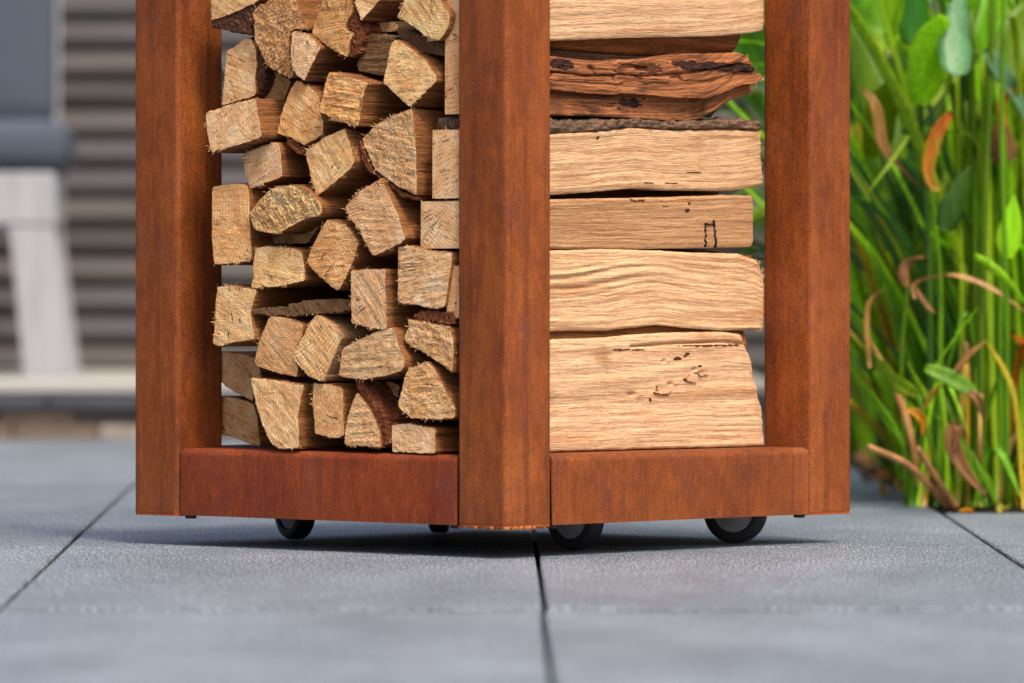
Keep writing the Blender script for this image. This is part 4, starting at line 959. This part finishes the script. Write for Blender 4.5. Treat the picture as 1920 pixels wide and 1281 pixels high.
# its bark strip (a part)
nu = 220; V = []; F = []; uvb = []
Tb = np.array([on_v(x, y, V0) for x, y in BRK]); Wb = np.array([on_v(x, y, V0) for x, y in WD])
us = np.linspace(.01, Wb[-1, 0]-.001, nu); nr_ = 32
for i, u_ in enumerate(us):
    za_ = np.interp(u_, Wb[:, 0], Wb[:, 1])-.0004; zb2 = np.interp(u_, Tb[:, 0], Tb[:, 1])
    for j in range(nr_):
        a = j/nr_*math.tau; j_ = j*22/nr_; cz = (za_+zb2)/2; hz = (zb2-za_)/2; cv = V0+.018; hv = .0195
        sq = lambda x: math.copysign(abs(x)**.55, x)
        p = np.array([u_, cv-hv*sq(math.cos(a)), cz+hz*sq(math.sin(a))])
        nz_ = .0034*float(fbm(u_*110, j_*1.1, 61, 3))+.0020*abs(float(vnoise(u_*300, j_*2.1, 8)))-.0008
        p[1] -= nz_*math.cos(a); p[2] += nz_*abs(math.sin(a))*(1 if math.sin(a) > 0 else .2); V.append(tuple(p-c2))
for i in range(nu-1):
    for j in range(nr_): F.append((i*nr_+j, (i+1)*nr_+j, (i+1)*nr_+(j+1) % nr_, i*nr_+(j+1) % nr_))
F += [tuple(range(nr_)), tuple((nu-1)*nr_+j for j in range(nr_-1, -1, -1))]
mesh_obj('bark', V, F, BARK_TOP, o2)
o3, c3, G3 = side_log('flat sawn tan log with a small black mark near its right end',
    [(870, 377), (1033, 374), (1137, 372), (1254, 370), (1355, 366), (1404, 367)], [(870, 466), (1033, 467), (1184, 467), (1278, 466), (1404, 464), (1412, 462)], V0, .052, 105, SIDE_TAN,
    right=[(1408, 367), (1411, 376), (1412, 450), (1409, 463)], u0=.004, disp=d_s3, rag=.0004, endtone=LT, groove=.7, n_spl=4)
side_log('pale log with deep wavy ridges on the right side',
    [(870, 500), (960, 470), (1033, 470), (1137, 467), (1231, 470), (1301, 474), (1385, 476), (1416, 487), (1430, 499)],
    [(870, 596), (960, 621), (1033, 621), (1137, 620), (1196, 614), (1235, 609), (1278, 614), (1355, 620), (1425, 619)], V0, .018, 106, mat_side(7, PALE, .35, .1, .0, .0008),
    right=[(1418, 485), (1430, 505), (1433, 545), (1431, 600), (1424, 619)], u0=.004, disp=d_s4, nz=110, rag=.0022, n_spl=60, endtone=WARM)
o5, c5, G5 = side_log('tallest smooth pale log with pecked marks at the bottom of the right side',
    [(985, 640), (1033, 637), (1137, 633), (1184, 628), (1254, 624), (1355, 622), (1389, 627)], [(985, 853), (1033, 852), (1137, 847), (1254, 845), (1336, 840), (1429, 839)], V0, .024, 107, mat_side(8, PALE2, .45, .55, .004, .0008),
    right=[(1389, 626), (1395, 647), (1404, 667), (1418, 732), (1427, 767), (1430, 840)], u0=.068, disp=d_s5, nz=110, n_spl=8)

# stamped black mark, stray ink and bark crumbs (flat print on the wood)
INK = flat('black_mark', (24, 20, 20), .8, .1)
V = []; F = []; rr = random.Random(5)
def patch(name, o, c, G, v0_, px0, py0, px1, py1, mat, off=.0006, ragged=.35, seed=1, kind=None):
    """thin crust that follows the split face of a log between two photo pixels, with a ragged outline"""
    ua, za = on_v(px0, py0, v0_); ub, zb = on_v(px1, py1, v0_); cu_, cz_ = (ua+ub)/2, (za+zb)/2; hu, hz = abs(ub-ua)/2, abs(za-zb)/2
    nu_, nz_ = G.shape[:2]; inside = np.zeros((nu_, nz_), bool)
    U, Z = G[..., 0], G[..., 2]; x = np.abs((U-cu_)/hu); y = np.abs((Z-cz_)/hz)
    q = (x**3+y**3)**(1/3) + ragged*fbm(U*120, Z*500, seed, 3)
    inside = q < 1
    idx = {}; V_ = []; F_ = []
    def vi(i, j, l):
        if (i, j, l) not in idx: p = G[i, j]-c; idx[(i, j, l)] = len(V_); V_.append((p[0], p[1]-(off if l else -.0008), p[2]))
        return idx[(i, j, l)]
    cells = set((i, j) for i in range(nu_-1) for j in range(nz_-1) if inside[i, j])
    for (i, j) in cells:
        F_.append((vi(i, j, 1), vi(i+1, j, 1), vi(i+1, j+1, 1), vi(i, j+1, 1)))
        for (di, dj, a_, b_) in ((-1, 0, (i, j+1), (i, j)), (1, 0, (i+1, j), (i+1, j+1)), (0, -1, (i, j), (i+1, j)), (0, 1, (i+1, j+1), (i, j+1))):
            if (i+di, j+dj) not in cells: F_.append((vi(*a_, 1), vi(*a_, 0), vi(*b_, 0), vi(*b_, 1)))
    if F_:
        ob = mesh_obj(name, V_, F_, mat, o, True); ob.modifiers.new('e', 'EDGE_SPLIT').split_angle = math.radians(50)
        if kind: tag(ob, kind=kind)
def dab(px, py, w_, h_):
    """little irregular patch a fraction of a millimetre proud of the tan log"""
    b0 = len(V); n = 7
    for layer in (.0016, -.0006):
        for k in range(n):
            a = math.tau*k/n; q = rr.uniform(.6, 1.15); u_, z_ = on_v(px+math.cos(a)*w_*q/2, py+math.sin(a)*h_*q/2, V0)
            V.append(tuple(np.array([u_, V0-layer, z_])-c3))
    F.append(tuple(b0+k for k in range(n))[::-1]); F.append(tuple(b0+n+k for k in range(n)))
    for k in range(n): F.append((b0+k, b0+(k+1) % n, b0+n+(k+1) % n, b0+n+k))
for i in range(9): dab(1322+rr.uniform(-1, 1), 420+i*5+rr.uniform(-1, 1), rr.uniform(1.2, 3.2), rr.uniform(3.5, 6))
for i in range(11): dab(1338+i*.35+rr.uniform(-1, 1), 415+i*4.6+rr.uniform(-1, 1), rr.uniform(1.8, 4.4), rr.uniform(3.5, 6))
for i in range(5): dab(1323+i*3.6, 421+rr.uniform(-1, 1), 4.2, rr.uniform(1.5, 3))
tag(mesh_obj('ink_mark', V, F, INK, o3, False), kind='stuff')

CHAR = mat_bark(9, (52, 34, 30), (26, 20, 20), (84, 50, 38)); CRK = flat('dark_crack', (74, 42, 24), .9, .1, (300, 300, 900), .5); CHIP = mat_side(31, PALE2, .3, .1)
patch('bark', o1, c1, G1, V0, 1262, 114, 1406, 138, CHAR, .0012, .35, 3); patch('bark', o1, c1, G1, V0, 1020, 112, 1070, 131, CHAR, .0012, .4, 4)
patch('bark', o1, c1, G1, V0, 1160, 184, 1204, 202, CHAR, .0008, 1.1, 5)  # no bark here: the shade of a dark hole, laid on as a dark patch
for k, (a_, b_, c_, d_) in enumerate(((1098, 128, 1165, 133), (1140, 140, 1215, 144), (1190, 118, 1232, 140), (1045, 148, 1120, 153), (1230, 196, 1330, 200), (1060, 196, 1150, 200))):
    patch('crack', o1, c1, G1, V0, a_, b_, c_, d_, CRK, .0004, .8, 20+k, 'stuff')
for k, (a_, b_, c_, d_) in enumerate(((1268, 648, 1388, 650), (1150, 656, 1200, 657.5), (1222, 736, 1235, 740), (1240, 740, 1258, 741.5), (1279, 710, 1288, 716), (1306, 686, 1314, 691), (1301, 699, 1307, 701), (1262, 672, 1274, 676), (1216, 748, 1221, 754), (1280, 664, 1290, 670))):
    patch('crack', o5, c5, G5, V0, a_, b_, c_, d_, CRK, .0004, .9 if k in (1, 7, 9) else .5, 40+k, 'stuff')
for k, (a_, b_, c_, d_) in enumerate(((1228, 722, 1256, 739), (1284, 706, 1304, 717), (1306, 694, 1324, 704))):
    patch('torn_chip', o5, c5, G5, V0, a_, b_, c_, d_, CHIP, .0022, .4, 60+k)
for k, (a_, b_, c_, d_) in enumerate(((1184, 375, 1206, 380), (1228, 386, 1246, 388), (1289, 378, 1294, 386), (1284, 394, 1290, 399))):
    patch('crack', o3, c3, G3, V0, a_, b_, c_, d_, CRK, .0003, 1.1, 80+k, 'stuff')
for k, (a_, b_, c_, d_) in enumerate(((1200, 344, 1300, 345.4), (1270, 310, 1312, 311.5), (1288, 323, 1310, 325), (1118, 256, 1122, 263))):
    patch('crack', o2, c2, G2, V0, a_, b_, c_, d_, CRK, .0003, 1.0, 90+k, 'stuff')
